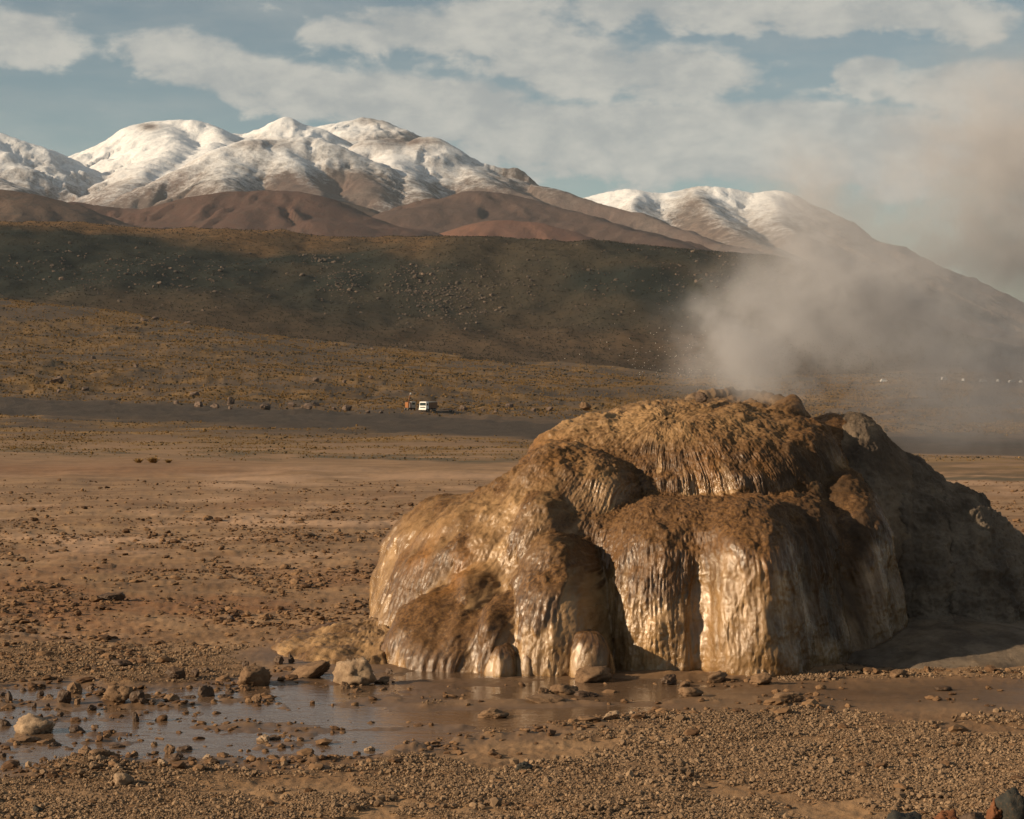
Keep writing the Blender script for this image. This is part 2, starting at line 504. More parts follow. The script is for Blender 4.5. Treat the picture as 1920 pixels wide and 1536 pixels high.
# ------------------------------------------------------------------ pool water
def water_material():
    m = bpy.data.materials.new('pool_water'); m.use_nodes = True
    t = m.node_tree; t.nodes.clear(); k = NT(t)
    out = k.n('ShaderNodeOutputMaterial')
    pos = k.n('ShaderNodeNewGeometry').outputs['Position']
    st = k.v('MULTIPLY', pos, (1.0, 2.2, 1.0))
    h = k.m('ADD', k.m('MULTIPLY', k.noise(st, 5.0, 4, 0.6, 0.4), 1.0), k.m('MULTIPLY', k.noise(st, 22.0, 3, 0.6, 0.3), 0.22))
    bp = k.n('ShaderNodeBump', {'Strength': 0.45, 'Distance': 0.012, 'Height': h})
    gl = k.n('ShaderNodeBsdfGlossy', {'Color': (0.95, 0.95, 0.95, 1), 'Roughness': 0.11, 'Normal': bp.outputs[0]})
    tr = k.n('ShaderNodeBsdfTransparent', {'Color': (0.80, 0.70, 0.60, 1)})
    mudw = k.n('ShaderNodeBsdfDiffuse', {'Color': (0.135, 0.086, 0.053, 1)})     # silt carried in the water
    body = k.n('ShaderNodeMixShader', {0: 0.88, 1: tr.outputs[0], 2: mudw.outputs[0]})
    fr = k.n('ShaderNodeFresnel', {'IOR': 1.33, 'Normal': bp.outputs[0]})
    mx = k.n('ShaderNodeMixShader', {0: fr.outputs[0], 1: body.outputs[0], 2: gl.outputs[0]})
    k.L.new(mx.outputs[0], out.inputs['Surface'])
    return m


cen = POOLW.mean(0)
pw = POOLW.copy()
nrm = pw - cen
pw = pw + nrm / np.linalg.norm(nrm, axis=1, keepdims=True) * 0.22
wme = bpy.data.meshes.new('water')
wme.from_pydata([(x, y, WATER_Z) for x, y in pw], [], [list(range(len(pw)))[::-1]])
wme.materials.append(water_material())
water = tag(link('water', wme), 'shallow brown pool of runoff water in front of the geyser mound', kind='structure')
if wme.polygons[0].normal.z < 0:
    wme.flip_normals()


# ------------------------------------------------------------------ mountains and hills
def crest(pts, d, n=60):
    """ridge line: photograph (column,row) pairs at distance d (or a third entry) -> world points"""
    w = np.array([at(p[0], p[1], p[2] if len(p) > 2 else d) for p in pts])
    s = np.concatenate([[0], np.cumsum(np.linalg.norm(np.diff(w, axis=0), axis=1))])
    u = np.linspace(0, s[-1], n)
    return np.stack([np.interp(u, s, w[:, i]) for i in range(3)], 1), u


def massif(name, ridges, X0, X1, Y0, Y1, nx, ny, mat, label, floor, k_s=10.0, rough=1.35, det=1.0, attrs=None):
    xs = np.linspace(X0, X1, nx); ys = np.linspace(Y0, Y1, ny)
    GX, GY = np.meshgrid(xs, ys)
    x, y = GX.ravel(), GY.ravel()
    wx = x + 45 * det * fbm2(x / (420 * det), y / (420 * det), 3); wy = y + 60 * det * fbm2(x / (420 * det) + 50, y / (420 * det) + 9, 3)
    H = None
    DM = np.full(x.shape, 1e9)
    for (pts, d, slope, r0, n) in ridges:
        R, u = crest(pts, d, n)
        best = np.full(x.shape, -1e9); bs = np.zeros(x.shape); bd = np.zeros(x.shape)
        for i in range(len(R)):
            dist = np.sqrt((wx - R[i, 0]) ** 2 + (wy - R[i, 1]) ** 2)
            dr = np.sqrt(dist * dist + 0.2 * r0 * r0) - 0.447 * r0
            h = R[i, 2] - slope * dr
            up = h > best
            best[up] = h[up]; bs[up] = u[i]; bd[up] = dist[up]
        # gullies running down from the crest
        sc = 70.0 * det
        gul = np.abs(pn2(bs / sc + slope * 37 + 0.002 * bd, bd / (1100 * det) + d)) + 0.5 * np.abs(pn2(bs / (sc * .42), bd / (700 * det) + 3))
        best = best - rough * np.minimum(bd, 520 * det) * 0.145 * gul
        DM = np.minimum(DM, bd)
        if H is None:
            H = best
        else:
            t = np.clip(0.5 + 0.5 * (best - H) / k_s, 0, 1)
            H = H * (1 - t) + best * t + k_s * t * (1 - t)
    fade_n = 0.25 + 0.75 * sst(DM, 0, 250 * det)
    H = H + rough * fade_n * (12 * det * fbm2(x / (330 * det), y / (330 * det), 5, 0.52) - 11 * det * (np.abs(fbm2(x / (240 * det) + 7, y / (300 * det), 4, 0.55)) - 0.3) + 5 * det * fbm2(x / (45 * det), y / (45 * det), 3, 0.6))
    t = np.clip(0.5 + 0.5 * (H - floor) / k_s, 0, 1)
    H = floor * (1 - t) + H * t
    at_ = {'hgt': H}
    if attrs: at_.update(attrs(x, y, H))
    me = raw_mesh(name, np.stack([x, y, H], 1), grid_faces(ny, nx), mat, True, at_)
    return tag(link(name, me), label, kind='structure')


def mountain_material(name, snow_lo, snow_hi, rock_a, rock_b, warm, amount=0.0):
    m, k, b, _ = material(name)
    geo = k.n('ShaderNodeNewGeometry')
    pos = geo.outputs['Position']
    nz = k.n('ShaderNodeSeparateXYZ', {0: geo.outputs['Normal']}).outputs[2]
    n1 = k.noise(pos, 0.0042, 8, 0.62)
    n2 = k.noise(pos, 0.024, 7, 0.70)
    n3 = k.noise(pos, 0.0017, 4, 0.55)
    hgt = k.attr('hgt')
    rock = k.mix(k.ss(n2, 0.35, 0.65), rock_a, rock_b)
    rock = k.mix(k.ss(n3, 0.42, 0.58), rock, warm)
    e = k.ss(hgt, snow_lo, snow_hi)
    s = k.m('ADD', k.m('MULTIPLY', e, 1.45), k.m('MULTIPLY', k.m('SUBTRACT', n1, 0.5), 1.0))
    s = k.m('ADD', s, k.m('MULTIPLY', k.m('SUBTRACT', n2, 0.5), k.m('SUBTRACT', 2.0, k.m('MULTIPLY', e, 1.0))))
    s = k.m('ADD', s, k.m('MULTIPLY', k.m('SUBTRACT', nz, 0.84), 1.5))
    n4 = k.noise(pos, 0.085, 5, 0.75)
    s = k.m('ADD', s, k.m('MULTIPLY', k.m('SUBTRACT', n4, 0.5), k.m('SUBTRACT', 1.7, k.m('MULTIPLY', e, 1.1))))
    s = k.m('SUBTRACT', k.m('ADD', s, amount), k.m('MULTIPLY', k.attr('bare'), 1.3))
    s = k.m('MULTIPLY', k.ss(s, 0.0, 1.25), k.ss(e, 0.0, 0.18))
    c = k.mix(k.m('MULTIPLY', s, 0.88), rock, (0.76, 0.79, 0.83))
    k.put(b.inputs['Base Color'], c)
    b.inputs['Roughness'].default_value = 0.9
    b.inputs['Specular IOR Level'].default_value = 0.1
    bp = k.n('ShaderNodeBump', {'Strength': 0.55, 'Distance': 16.0, 'Height': n2})
    k.put(b.inputs['Normal'], bp.outputs[0])
    return m


M_SNOW = mountain_material('snow_rock', 400, 1000, (0.080, 0.065, 0.060), (0.140, 0.112, 0.101), (0.115, 0.083, 0.073), -0.36)
M_SNOW2 = mountain_material('snow_rock_right', 430, 1000, (0.085, 0.068, 0.062), (0.165, 0.125, 0.105), (0.13, 0.105, 0.092), -0.28)


def bare_left(x, y, H):
    """bare scree on the far right shoulder and on the wind-swept crests"""
    px = 960 + F * x / y
    py = HZ - (H - EYE) / y * F
    b = sst(px, 770, 1000) * 0.42 + 0.75 * np.exp(-(((px - 745) / 95) ** 2 + ((py - 262) / 20) ** 2))
    b += 0.6 * np.exp(-(((px - 705) / 60) ** 2 + ((py - 224) / 12) ** 2)) + 0.5 * np.exp(-(((px - 500) / 75) ** 2 + ((py - 268) / 12) ** 2))
    b += 0.8 * np.exp(-(((px - 279) / 24) ** 2 + ((py - 237) / 9) ** 2)) + 0.45 * np.exp(-(((px - 540) / 40) ** 2 + ((py - 345) / 25) ** 2))
    b += 0.6 * np.exp(-(((px - 660) / 60) ** 2 + ((py - 345) / 30) ** 2))
    return {'bare': b}


def no_bare(x, y, H):
    px = 960 + F * x / y
    return {'bare': 0.45 * np.exp(-((px - 1300) / 40) ** 2) + 0.5 * sst(px, 1450, 1600)}


massif('mountain', [
    ([(-420, 300), (-200, 245), (-60, 226), (0, 247), (22, 258), (62, 270), (112, 288), (165, 312), (190, 340)], 9200, .50, 60, 60),
    ([(-120, 300, 9000), (-40, 320, 8300), (60, 390, 7500)], 8000, .45, 90, 20),
    ([(60, 320), (130, 293), (180, 278), (250, 244), (268, 233), (300, 227), (340, 226), (372, 228), (402, 236), (432, 250), (455, 262)], 10400, .46, 70, 60),
    ([(300, 228, 10400), (330, 268, 9700), (250, 340, 8700), (190, 390, 7900)], 9700, .42, 110, 30),
    ([(395, 236, 10400), (420, 262, 9900), (330, 330, 8900), (270, 385, 8000)], 9700, .45, 90, 30),
    ([(400, 252), (460, 252), (500, 240), (540, 219), (562, 229), (592, 238), (640, 262)], 11400, .45, 45, 45),
    ([(590, 238), (632, 231), (682, 217), (702, 222), (735, 236), (768, 262), (800, 300)], 12000, .46, 60, 45),
    ([(250, 372, 8000), (330, 322, 8250), (382, 298, 8350), (425, 278, 8500), (470, 261, 8600), (520, 262, 8700), (560, 255, 8700), (592, 258, 8700), (625, 274, 8600), (655, 296, 8500), (690, 345, 8200), (725, 395, 7900), (745, 430, 7500)], 8500, .50, 60, 80),
    ([(530, 262, 8700), (545, 310, 8300), (590, 365, 7900), (640, 410, 7400)], 8200, .52, 60, 26),
    ([(430, 280, 8500), (420, 330, 8050), (400, 372, 7600)], 8200, .48, 80, 22),
    ([(620, 330, 9400), (650, 295, 9300), (685, 266, 9200), (725, 258, 9200), (772, 264, 9200), (793, 254, 9200), (808, 257, 9200), (835, 276, 9200), (872, 298, 9200), (905, 315, 9150), (960, 338, 9000), (1005, 350, 8900), (1100, 376, 8600), (1200, 402, 8400), (1280, 432, 8100), (1350, 456, 7900), (1450, 480, 7600)], 9200, .48, 55, 90),
    ([(735, 260, 9200), (745, 320, 8700), (790, 365, 8200), (840, 400, 7700)], 8600, .50, 70, 28),
    ([(860, 300, 9200), (930, 345, 8600), (1050, 392, 8000), (1140, 425, 7500)], 8600, .45, 60, 30),
], -3600, 1700, 6600, 12500, 570, 300, M_SNOW, 'broad range of snow-dusted brown volcanoes behind the dark ridge', -80.0, attrs=bare_left)

massif('mountain', [
    ([(1060, 395), (1098, 372), (1150, 358), (1172, 355), (1232, 363), (1290, 352), (1322, 348), (1372, 353), (1412, 362), (1448, 357), (1482, 370), (1560, 418), (1640, 472), (1740, 534), (1830, 574), (1872, 576), (1920, 582), (2050, 610), (2300, 645)], 11000, .47, 55, 100),
    ([(1310, 350, 11000), (1330, 400, 10300), (1390, 440, 9600), (1450, 470, 9000)], 10000, .46, 70, 30),
    ([(1440, 360, 11000), (1470, 420, 10200), (1530, 480, 9300)], 10000, .46, 80, 30),
    ([(1190, 358, 11000), (1200, 400, 10400), (1240, 430, 9900)], 10000, .5, 60, 20),
], 150, 4600, 8200, 12500, 420, 230, M_SNOW2, 'single flat-topped mountain with patchy snow, half hidden by the steam', -40.0, rough=0.85, attrs=no_bare)


def hill_material(name, a, b_, c_, scale=0.01, spot=0.08, spotcol=(0.06, 0.05, 0.04)):
    m, k, b, _ = material(name)
    pos = k.n('ShaderNodeNewGeometry').outputs['Position']
    n1 = k.noise(pos, scale, 7, 0.62)
    n2 = k.noise(pos, spot, 6, 0.75)
    n3 = k.noise(pos, scale * 0.3, 3, 0.5)
    c = k.mix(k.ss(n1, 0.35, 0.65), a, b_)
    c = k.mix(k.ss(n3, 0.45, 0.62), c, c_)
    c = k.mix(k.m('MULTIPLY', k.ss(n2, 0.47, 0.64), 0.8), c, spotcol)
    k.put(b.inputs['Base Color'], c)
    b.inputs['Roughness'].default_value = 0.95
    b.inputs['Specular IOR Level'].default_value = 0.05
    bp = k.n('ShaderNodeBump', {'Strength': 0.5, 'Distance': 0.35 / spot, 'Height': n2})
    k.put(b.inputs['Normal'], bp.outputs[0])
    return m


M_RED = hill_material('red_scree', (0.066, 0.046, 0.041), (0.100, 0.067, 0.056), (0.090, 0.054, 0.044), 0.004, 0.03, (0.085, 0.060, 0.050))
M_RED2 = hill_material('rust_scree', (0.135, 0.070, 0.050), (0.165, 0.086, 0.060), (0.125, 0.070, 0.055), 0.005, 0.04, (0.12, 0.07, 0.05))
M_DUSK = hill_material('dusky_scree', (0.075, 0.055, 0.046), (0.11, 0.078, 0.062), (0.09, 0.056, 0.045), 0.004, 0.03, (0.06, 0.05, 0.045))


def small_hill(pts, d, slope, X0, X1, dy, mat, label, floor, nx=220, ny=90, spurs=()):
    massif('hill', [(pts, d, slope, 90, 50)] + [(s, d, slope, 80, 20) for s in spurs], X0 - 500, X1 + 700, d - dy * 1.3, d + dy * .8, nx, ny, mat, label, -150.0, 30.0, 0.75, 0.6, lambda x, y, H: {})


small_hill([(-250, 352), (-60, 352), (0, 357), (60, 365), (120, 380), (170, 398), (210, 417), (260, 435)], 4700, .32, -1700, -600, 900, M_DUSK, 'low dusky rounded hill at the foot of the snowy range, cut by the left frame edge', 200)
small_hill([(90, 400), (140, 378), (200, 388), (280, 393), (350, 374), (420, 361), (500, 356), (540, 359), (600, 388), (650, 420), (700, 446)], 5700, .30, -1700, -150, 1100, M_RED, 'wide reddish brown hill in front of the central snowy dome', 240, 300, 100)
small_hill([(600, 400), (640, 379), (690, 398), (730, 418), (760, 440)], 6900, .40, -900, -150, 700, M_DUSK, 'small dark cone wedged between two reddish hills', 380, 120, 70)
small_hill([(640, 450), (720, 425), (785, 395), (832, 369), (880, 356), (932, 362), (982, 378), (1022, 398), (1100, 428), (1200, 455), (1300, 470)], 6600, .30, -800, 900, 1100, M_RED, 'long purple-brown hill below the right shoulder of the snowy range', 300, 300, 100,
           spurs=[[(960, 372, 6600), (1080, 400, 6300), (1180, 430, 6000), (1260, 455, 5700)]])
small_hill([(800, 455), (840, 440), (900, 420), (950, 412), (1000, 417), (1060, 438), (1110, 458)], 5600, .32, -400, 400, 600, M_RED2, 'low rust red hill peeping over the dark boulder ridge', 280, 160, 70)


# dark shrub and boulder ridge
def ridge_material():
    m, k, b, _ = material('shrub_ridge')
    pos = k.n('ShaderNodeNewGeometry').outputs['Position']
    hg = k.attr('top')
    n1 = k.noise(pos, 0.011, 7, 0.65)
    n2 = k.noise(pos, 0.16, 6, 0.78)
    n3 = k.noise(pos, 0.005, 4, 0.5)
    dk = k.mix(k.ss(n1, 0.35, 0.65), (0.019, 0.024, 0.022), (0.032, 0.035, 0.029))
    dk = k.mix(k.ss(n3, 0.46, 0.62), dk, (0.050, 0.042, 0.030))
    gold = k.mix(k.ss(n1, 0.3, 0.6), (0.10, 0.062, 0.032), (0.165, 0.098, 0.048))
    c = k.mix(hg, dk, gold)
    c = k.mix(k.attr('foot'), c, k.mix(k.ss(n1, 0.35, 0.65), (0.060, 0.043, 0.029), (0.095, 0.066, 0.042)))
    c = k.mix(k.m('MULTIPLY', k.ss(n2, 0.5, 0.62), 0.7), c, (0.026, 0.025, 0.019))
    c = k.mix(k.m('MULTIPLY', k.ss(n2, 0.36, 0.24), 0.55), c, (0.13, 0.10, 0.075))
    k.put(b.inputs['Base Color'], c)
    b.inputs['Roughness'].default_value = 0.95
    b.inputs['Specular IOR Level'].default_value = 0.05
    bp = k.n('ShaderNodeBump', {'Strength': 0.7, 'Distance': 2.2, 'Height': n2})
    k.put(b.inputs['Normal'], bp.outputs[0])
    return m


RC = [(-900, 405), (-300, 416), (0, 424), (200, 428), (350, 434), (600, 447), (700, 450), (850, 448), (1000, 456), (1200, 466), (1350, 473), (1440, 480), (1485, 490), (1530, 512), (1590, 548), (1660, 585), (1760, 620), (1900, 650), (2100, 668), (2600, 680)]
RB = [(-900, 600), (0, 640), (600, 655), (1000, 668), (1300, 672), (1600, 668), (2600, 664)]


def ridge_z(x, y):
    px = 960 + F * x / y
    dc = 2550 + 120 * np.sin(px / 330.0) - 0.10 * (px - 600)
    cyy = np.interp(px, [p[0] for p in RC], [p[1] for p in RC])
    byy = np.interp(px, [p[0] for p in RB], [p[1] for p in RB])
    zc = EYE - (cyy - HZ) / F * dc
    db = 1780.0
    zb = ground_base(x / y * db, np.full_like(x, db)) - 3.0
    t = np.clip((y - db) / (dc - db), -0.3, 1.6)
    up = np.where(t < 1, sst(t, -0.25, 1.12) ** 0.92, 1.0)
    tc = np.clip(t, 0, 1)
    up = 0.30 * sst(tc, -0.15, 1.0) + 0.70 * np.sin(sst(tc, 0.05, 1.25) / sst(1.0, 0.05, 1.25) * np.pi / 2)
    up = (up - up.min()) / max(1e-6, 1.0 - up.min()) if False else up
    z = zb + (zc - zb) * up - np.where(t > 1, (t - 1) ** 2 * 260, 0) - np.where(t < 0, -t * 60, 0)
    env = np.clip((zc - zb) / 120.0, 0, 1)
    z = z + env * sst(t, 0.0, 0.3) * (1 - 0.75 * sst(t, 0.75, 1.0)) * (9 * fbm2(x / 190, y / 320, 4) + 3.0 * fbm2(x / 42, y / 42, 3))
    return z, t


xs = np.linspace(-900, 1500, 560); ys = np.linspace(1700, 3000, 190)
QX, QY = np.meshgrid(xs, ys)
qz, qt = ridge_z(QX.ravel(), QY.ravel())
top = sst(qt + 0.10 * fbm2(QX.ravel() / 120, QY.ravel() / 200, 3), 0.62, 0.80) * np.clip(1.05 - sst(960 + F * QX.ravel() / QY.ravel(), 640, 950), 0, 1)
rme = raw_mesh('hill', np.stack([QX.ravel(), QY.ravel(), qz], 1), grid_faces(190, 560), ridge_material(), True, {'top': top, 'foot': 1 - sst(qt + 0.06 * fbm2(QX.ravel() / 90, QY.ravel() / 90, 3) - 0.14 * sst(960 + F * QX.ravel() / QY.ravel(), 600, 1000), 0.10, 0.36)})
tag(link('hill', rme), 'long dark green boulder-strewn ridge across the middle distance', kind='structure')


# ------------------------------------------------------------------ geyser mound: flowstone lobes
class Lobe:
    def __init__(s, name, px, d, ytop, rx, ry, p=2.4, flare=0.08, rot=0.0, crust=0.45, orange=0.0, dry=0.0, kind='flow', amp=1.0, lean=(0, 0), wet=1.0, res=1.0, label=None, k=0.07):
        s.k = k
        s.name, s.d, s.p, s.fl, s.rot = name, d, p, flare, math.radians(rot)
        s.cx, s.cy = (px - 960) / F * d, d
        s.h = EYE - (ytop - HZ) / F * d
        s.rx, s.ry = rx, ry
        s.crust, s.orange, s.dry, s.kind, s.amp, s.lean, s.wet, s.res, s.label = crust, orange, dry, kind, amp, lean, wet, res, label
        s.seed = (px * 0.137 + ytop * 0.071) % 91.0

    def implicit(s, p):
        """rough signed distance of points p (n,3)"""
        zz = np.clip(p[:, 2] / s.h, -0.2, None)
        dx = p[:, 0] - s.cx - s.lean[0] * zz; dy = p[:, 1] - s.cy - s.lean[1] * zz
        c, sn = math.cos(s.rot), math.sin(s.rot)
        a = (dx * c + dy * sn); b = (-dx * sn + dy * c)
        gr = 1 + s.fl * (1 - np.clip(zz, 0, 1))
        rho = np.sqrt((a / (s.rx * gr)) ** 2 + (b / (s.ry * gr)) ** 2)
        g = (rho ** s.p + np.maximum(zz, 0) ** s.p) ** (1 / s.p) + 1e-6
        L = np.sqrt(a * a + b * b + np.maximum(p[:, 2], 0) ** 2)
        return (g - 1) / g * L

    def build(s):
        sp = 0.0095 / s.res
        # profile, even in arc length
        ph = np.linspace(0.0, np.pi / 2, 900)
        r = np.sin(ph) ** (2 / s.p); z = np.cos(ph) ** (2 / s.p)
        r = r * (1 + s.fl * (1 - z))
        R0 = 0.5 * (s.rx + s.ry)
        seg = np.sqrt(np.diff(r * R0) ** 2 + np.diff(z * s.h) ** 2)
        al = np.concatenate([[0], np.cumsum(seg)])
        total = al[-1]
        nt = max(12, int(total / sp))
        u = np.linspace(0.004 * total, total, nt)
        r = np.interp(u, al, r); z = np.interp(u, al, z)
        r = np.append(r, r[-1] * 1.0); z = np.append(z, -0.12 / s.h); u = np.append(u, total + 0.12)
        # angle: fine towards the viewer side, coarser behind
        nf = max(16, int(np.pi * R0 / sp)); nb = max(8, int(np.pi * R0 / 0.035))
        th = np.concatenate([np.linspace(np.pi * 0.97, np.pi * 2.03, nf), np.linspace(np.pi * 2.03, np.pi * 2.97, nb + 1)[1:-1]])
        nth = len(th)
        T, U = np.meshgrid(th, u); Rr = np.repeat(r[:, None], nth, 1); Z = np.repeat(z[:, None], nth, 1)
        arc = T * R0
        # plan is not a clean ellipse
        steep = sst(Rr, 0.25, 0.75)
        cT, sT = np.cos(T), np.sin(T)
        wob = 1 + 0.11 * pn3(cT * 1.3 + s.seed, sT * 1.3, Z * 0.7 + s.seed) + 0.05 * pn3(cT * 3.1, sT * 3.1 + s.seed, Z * 1.1) * steep
        c, sn = math.cos(s.rot), math.sin(s.rot)
        a = s.rx * Rr * wob * cT; b = s.ry * Rr * wob * sT
        X = s.cx + s.lean[0] * Z + a * c - b * sn; Y = s.cy + s.lean[1] * Z + a * sn + b * c; ZZ = Z * s.h
        Pp = np.stack([X, Y, ZZ], -1)
        s.n = (len(u), nth)
        self_n = self_normals(Pp)
        x, y, zz = X, Y, ZZ
        sd_ = s.seed
        pole = 1 - sst(Rr, 0.35, 0.75)
        if s.kind in ('flow', 'smooth'):
            q = 1.0 if s.kind == 'flow' else 0.35
            warp = 0.05 * fbm3(x * 2.5, y * 2.5, zz * 2.5 + sd_, 2)
            A = arc + warp
            flute = steep * s.amp * (0.045 * pn2(A * 2.3 + sd_, U * 0.6) + 0.022 * pn2(A * 5.5 + sd_, U * 1.1 + 3) + 0.010 * pn2(A * 12 + sd_, U * 2.0 + 8))
            st1 = np.abs(pn2(A * 24 + sd_, U * 3.6)); st2 = np.abs(pn2(A * 52 + sd_, U * 8.0))
            stn = pn2(A * 15 + sd_ * 2, U * 1.6)
            cr = sst(s.crust + 0.26 * pn2(A * 5 + sd_, U * 1.3) + 0.20 * stn + 0.12 * fbm3(x * 3, y * 3, zz * 3, 2) - U / (total), -0.09, 0.09)
            sa = (0.35 + 0.65 * cr)
            disp = flute + q * (1 - pole) * (-(0.012 * sa + .002) * st1 - (0.006 * sa + .002) * st2) + q * 0.012 * cr
            disp += q * pole * 0.010 * fbm3(x * 22, y * 22, zz * 22, 3)
            disp += 0.030 * fbm3(x * 1.7 + sd_, y * 1.7, zz * 1.7, 3) + q * 0.0035 * pn3(x * 48, y * 48, zz * 30)
            disp += q * cr * 0.010 * np.maximum(fbm3(x * 9, y * 9, zz * 6 + sd_, 2), 0)
            # terraces: crusted lips that step outwards above paler, freshly washed stone
        else:
            rg = 1 - np.abs(fbm3(x * 1.5 + sd_, y * 1.5, zz * 2.0, 4, 0.55))
            disp = s.amp * (0.075 * (rg - 0.7) + 0.028 * fbm3(x * 5, y * 5, zz * 8, 4, 0.6) + 0.022 * np.abs(fbm3(x * 15, y * 15, zz * 19, 3, 0.6)))
            cr = sst(fbm3(x * 2, y * 2, zz * 2 + sd_, 3), -0.1, 0.4)
            st1 = np.zeros_like(x)
        Pp = Pp + self_n * disp[..., None]
        org = s.orange * sst(fbm3(x * 2.1 + sd_, y * 2.1, zz * 1.2, 3) + 0.15, 0.0, 0.5)
        s.P = Pp.reshape(-1, 3)
        s.attrs = dict(crust=cr.ravel(), orange=org.ravel(), dry=np.full(cr.size, s.dry), flat=0 * cr.ravel(), algae_shade=0 * cr.ravel(), su=(arc.ravel() + sd_) * (1.0 if s.kind != 'smooth' else 0.25), sw=U.ravel() * (1.0 if s.kind != 'smooth' else 1.6), wetn=np.full(cr.size, s.wet))
        s.N = self_n.reshape(-1, 3)


def self_normals(Pp):
    du = np.gradient(Pp, axis=0)
    dv = np.empty_like(Pp)
    dv[:, 1:-1] = Pp[:, 2:] - Pp[:, :-2]; dv[:, 0] = Pp[:, 1] - Pp[:, -1]; dv[:, -1] = Pp[:, 0] - Pp[:, -2]
    n = np.cross(du, dv)
    n /= (np.linalg.norm(n, axis=-1, keepdims=True) + 1e-12)
    cen = Pp.mean((0, 1)); cen[2] = 0
    flip = np.sign(((Pp - cen) * n).sum(-1, keepdims=True)); flip[flip == 0] = 1
    s = np.sign(flip.sum())
    return n * s


def sinter_material():
    m, k, b, _ = material('wet_sinter')
    geo = k.n('ShaderNodeNewGeometry')
    pos = geo.outputs['Position']
    uv = k.n('ShaderNodeCombineXYZ', {0: k.m('MULTIPLY', k.attr('su'), 70.0), 1: k.m('MULTIPLY', k.attr('sw'), 13.0), 2: 0.0}).outputs[0]
    uv2 = k.n('ShaderNodeCombineXYZ', {0: k.m('MULTIPLY', k.attr('su'), 9.0), 1: k.m('MULTIPLY', k.attr('sw'), 1.4), 2: 4.0}).outputs[0]
    flat = k.attr('flat')
    iso = k.noise(pos, 42.0, 4, 0.65)
    s1 = k.m('ADD', k.m('MULTIPLY', k.noise(uv, 1.0, 4, 0.6), k.m('SUBTRACT', 1.0, flat)), k.m('MULTIPLY', iso, flat))
    s2 = k.noise(uv2, 1.0, 5, 0.6)
    n1 = k.noise(pos, 3.0, 6, 0.62)
    n2 = k.noise(pos, 30.0, 5, 0.65)
    n3 = k.noise(pos, 130.0, 3, 0.6)
    tan = k.mix(k.ss(k.m('ADD', k.m('MULTIPLY', s2, 0.6), k.m('MULTIPLY', n1, 0.4)), 0.36, 0.66), (0.100, 0.055, 0.022), (0.320, 0.200, 0.092))
    crust = k.mix(k.ss(s1, 0.35, 0.68), (0.042, 0.019, 0.006), (0.135, 0.068, 0.022))
    crust = k.mix(k.m('MULTIPLY', k.ss(n1, 0.42, 0.65), 0.6), crust, (0.085, 0.042, 0.014))
    cf = k.m('MULTIPLY', k.attr('crust'), k.ss(n2, 0.22, 0.5, 0.55, 1.0))
    c = k.mix(cf, tan, crust)
    c = k.mix(k.m('MULTIPLY', k.attr('orange'), k.ss(s1, 0.3, 0.7, 0.4, 1.0)), c, (0.235, 0.105, 0.024))
    c = k.mix(k.m('MULTIPLY', k.attr('algae_shade'), k.ss(s2, 0.3, 0.65, 0.55, 1.0)), c, (0.040, 0.024, 0.013))  # algae tone doubling as painted shade on faces turned to the right
    dry_shade = k.mix(k.ss(n1, 0.35, 0.65), (0.058, 0.049, 0.041), (0.135, 0.114, 0.092))  # dry grey stone, its colour darkened to deepen shade on the right flank
    dry_shade = k.mix(k.m('MULTIPLY', k.ss(n2, 0.5, 0.66), 0.5), dry_shade, (0.04, 0.030, 0.023))
    c = k.mix(k.attr('dry'), c, dry_shade)
    k.put(b.inputs['Base Color'], c)
    wet = k.m('MULTIPLY', k.m('SUBTRACT', 1.0, k.attr('dry')), k.attr('wetn'))
    r = k.m('SUBTRACT', 0.86, k.m('MULTIPLY', wet, k.m('SUBTRACT', 0.66, k.m('MULTIPLY', cf, 0.22))))
    r = k.m('ADD', r, k.m('MULTIPLY', k.m('SUBTRACT', s2, 0.5), 0.35), clamp=True)
    k.put(b.inputs['Roughness'], r)
    k.put(b.inputs['Specular IOR Level'], k.m('ADD', 0.15, k.m('MULTIPLY', wet, k.m('SUBTRACT', 0.32, k.m('MULTIPLY', k.attr('algae_shade'), 0.3)))))
    k.put(b.inputs['Coat Weight'], k.m('MULTIPLY', k.m('MULTIPLY', wet, k.m('SUBTRACT', 1.0, k.m('MULTIPLY', k.attr('algae_shade'), 0.85))), k.ss(s2, 0.40, 0.60, 0.06, 0.72)))
    b.inputs['Coat Roughness'].default_value = 0.24
    b.inputs['Coat IOR'].default_value = 1.4
    h = k.m('ADD', k.m('MULTIPLY', s1, 0.8), k.m('ADD', k.m('MULTIPLY', n2, 0.9), k.m('MULTIPLY', n3, 0.9)))
    bp = k.n('ShaderNodeBump', {'Strength': 0.9, 'Distance': 0.005, 'Height': h})
    k.put(b.inputs['Normal'], bp.outputs[0])
    bpc = k.n('ShaderNodeBump', {'Strength': 0.8, 'Distance': 0.0022, 'Height': h})
    k.put(b.inputs['Coat Normal'], bpc.outputs[0])
    return m


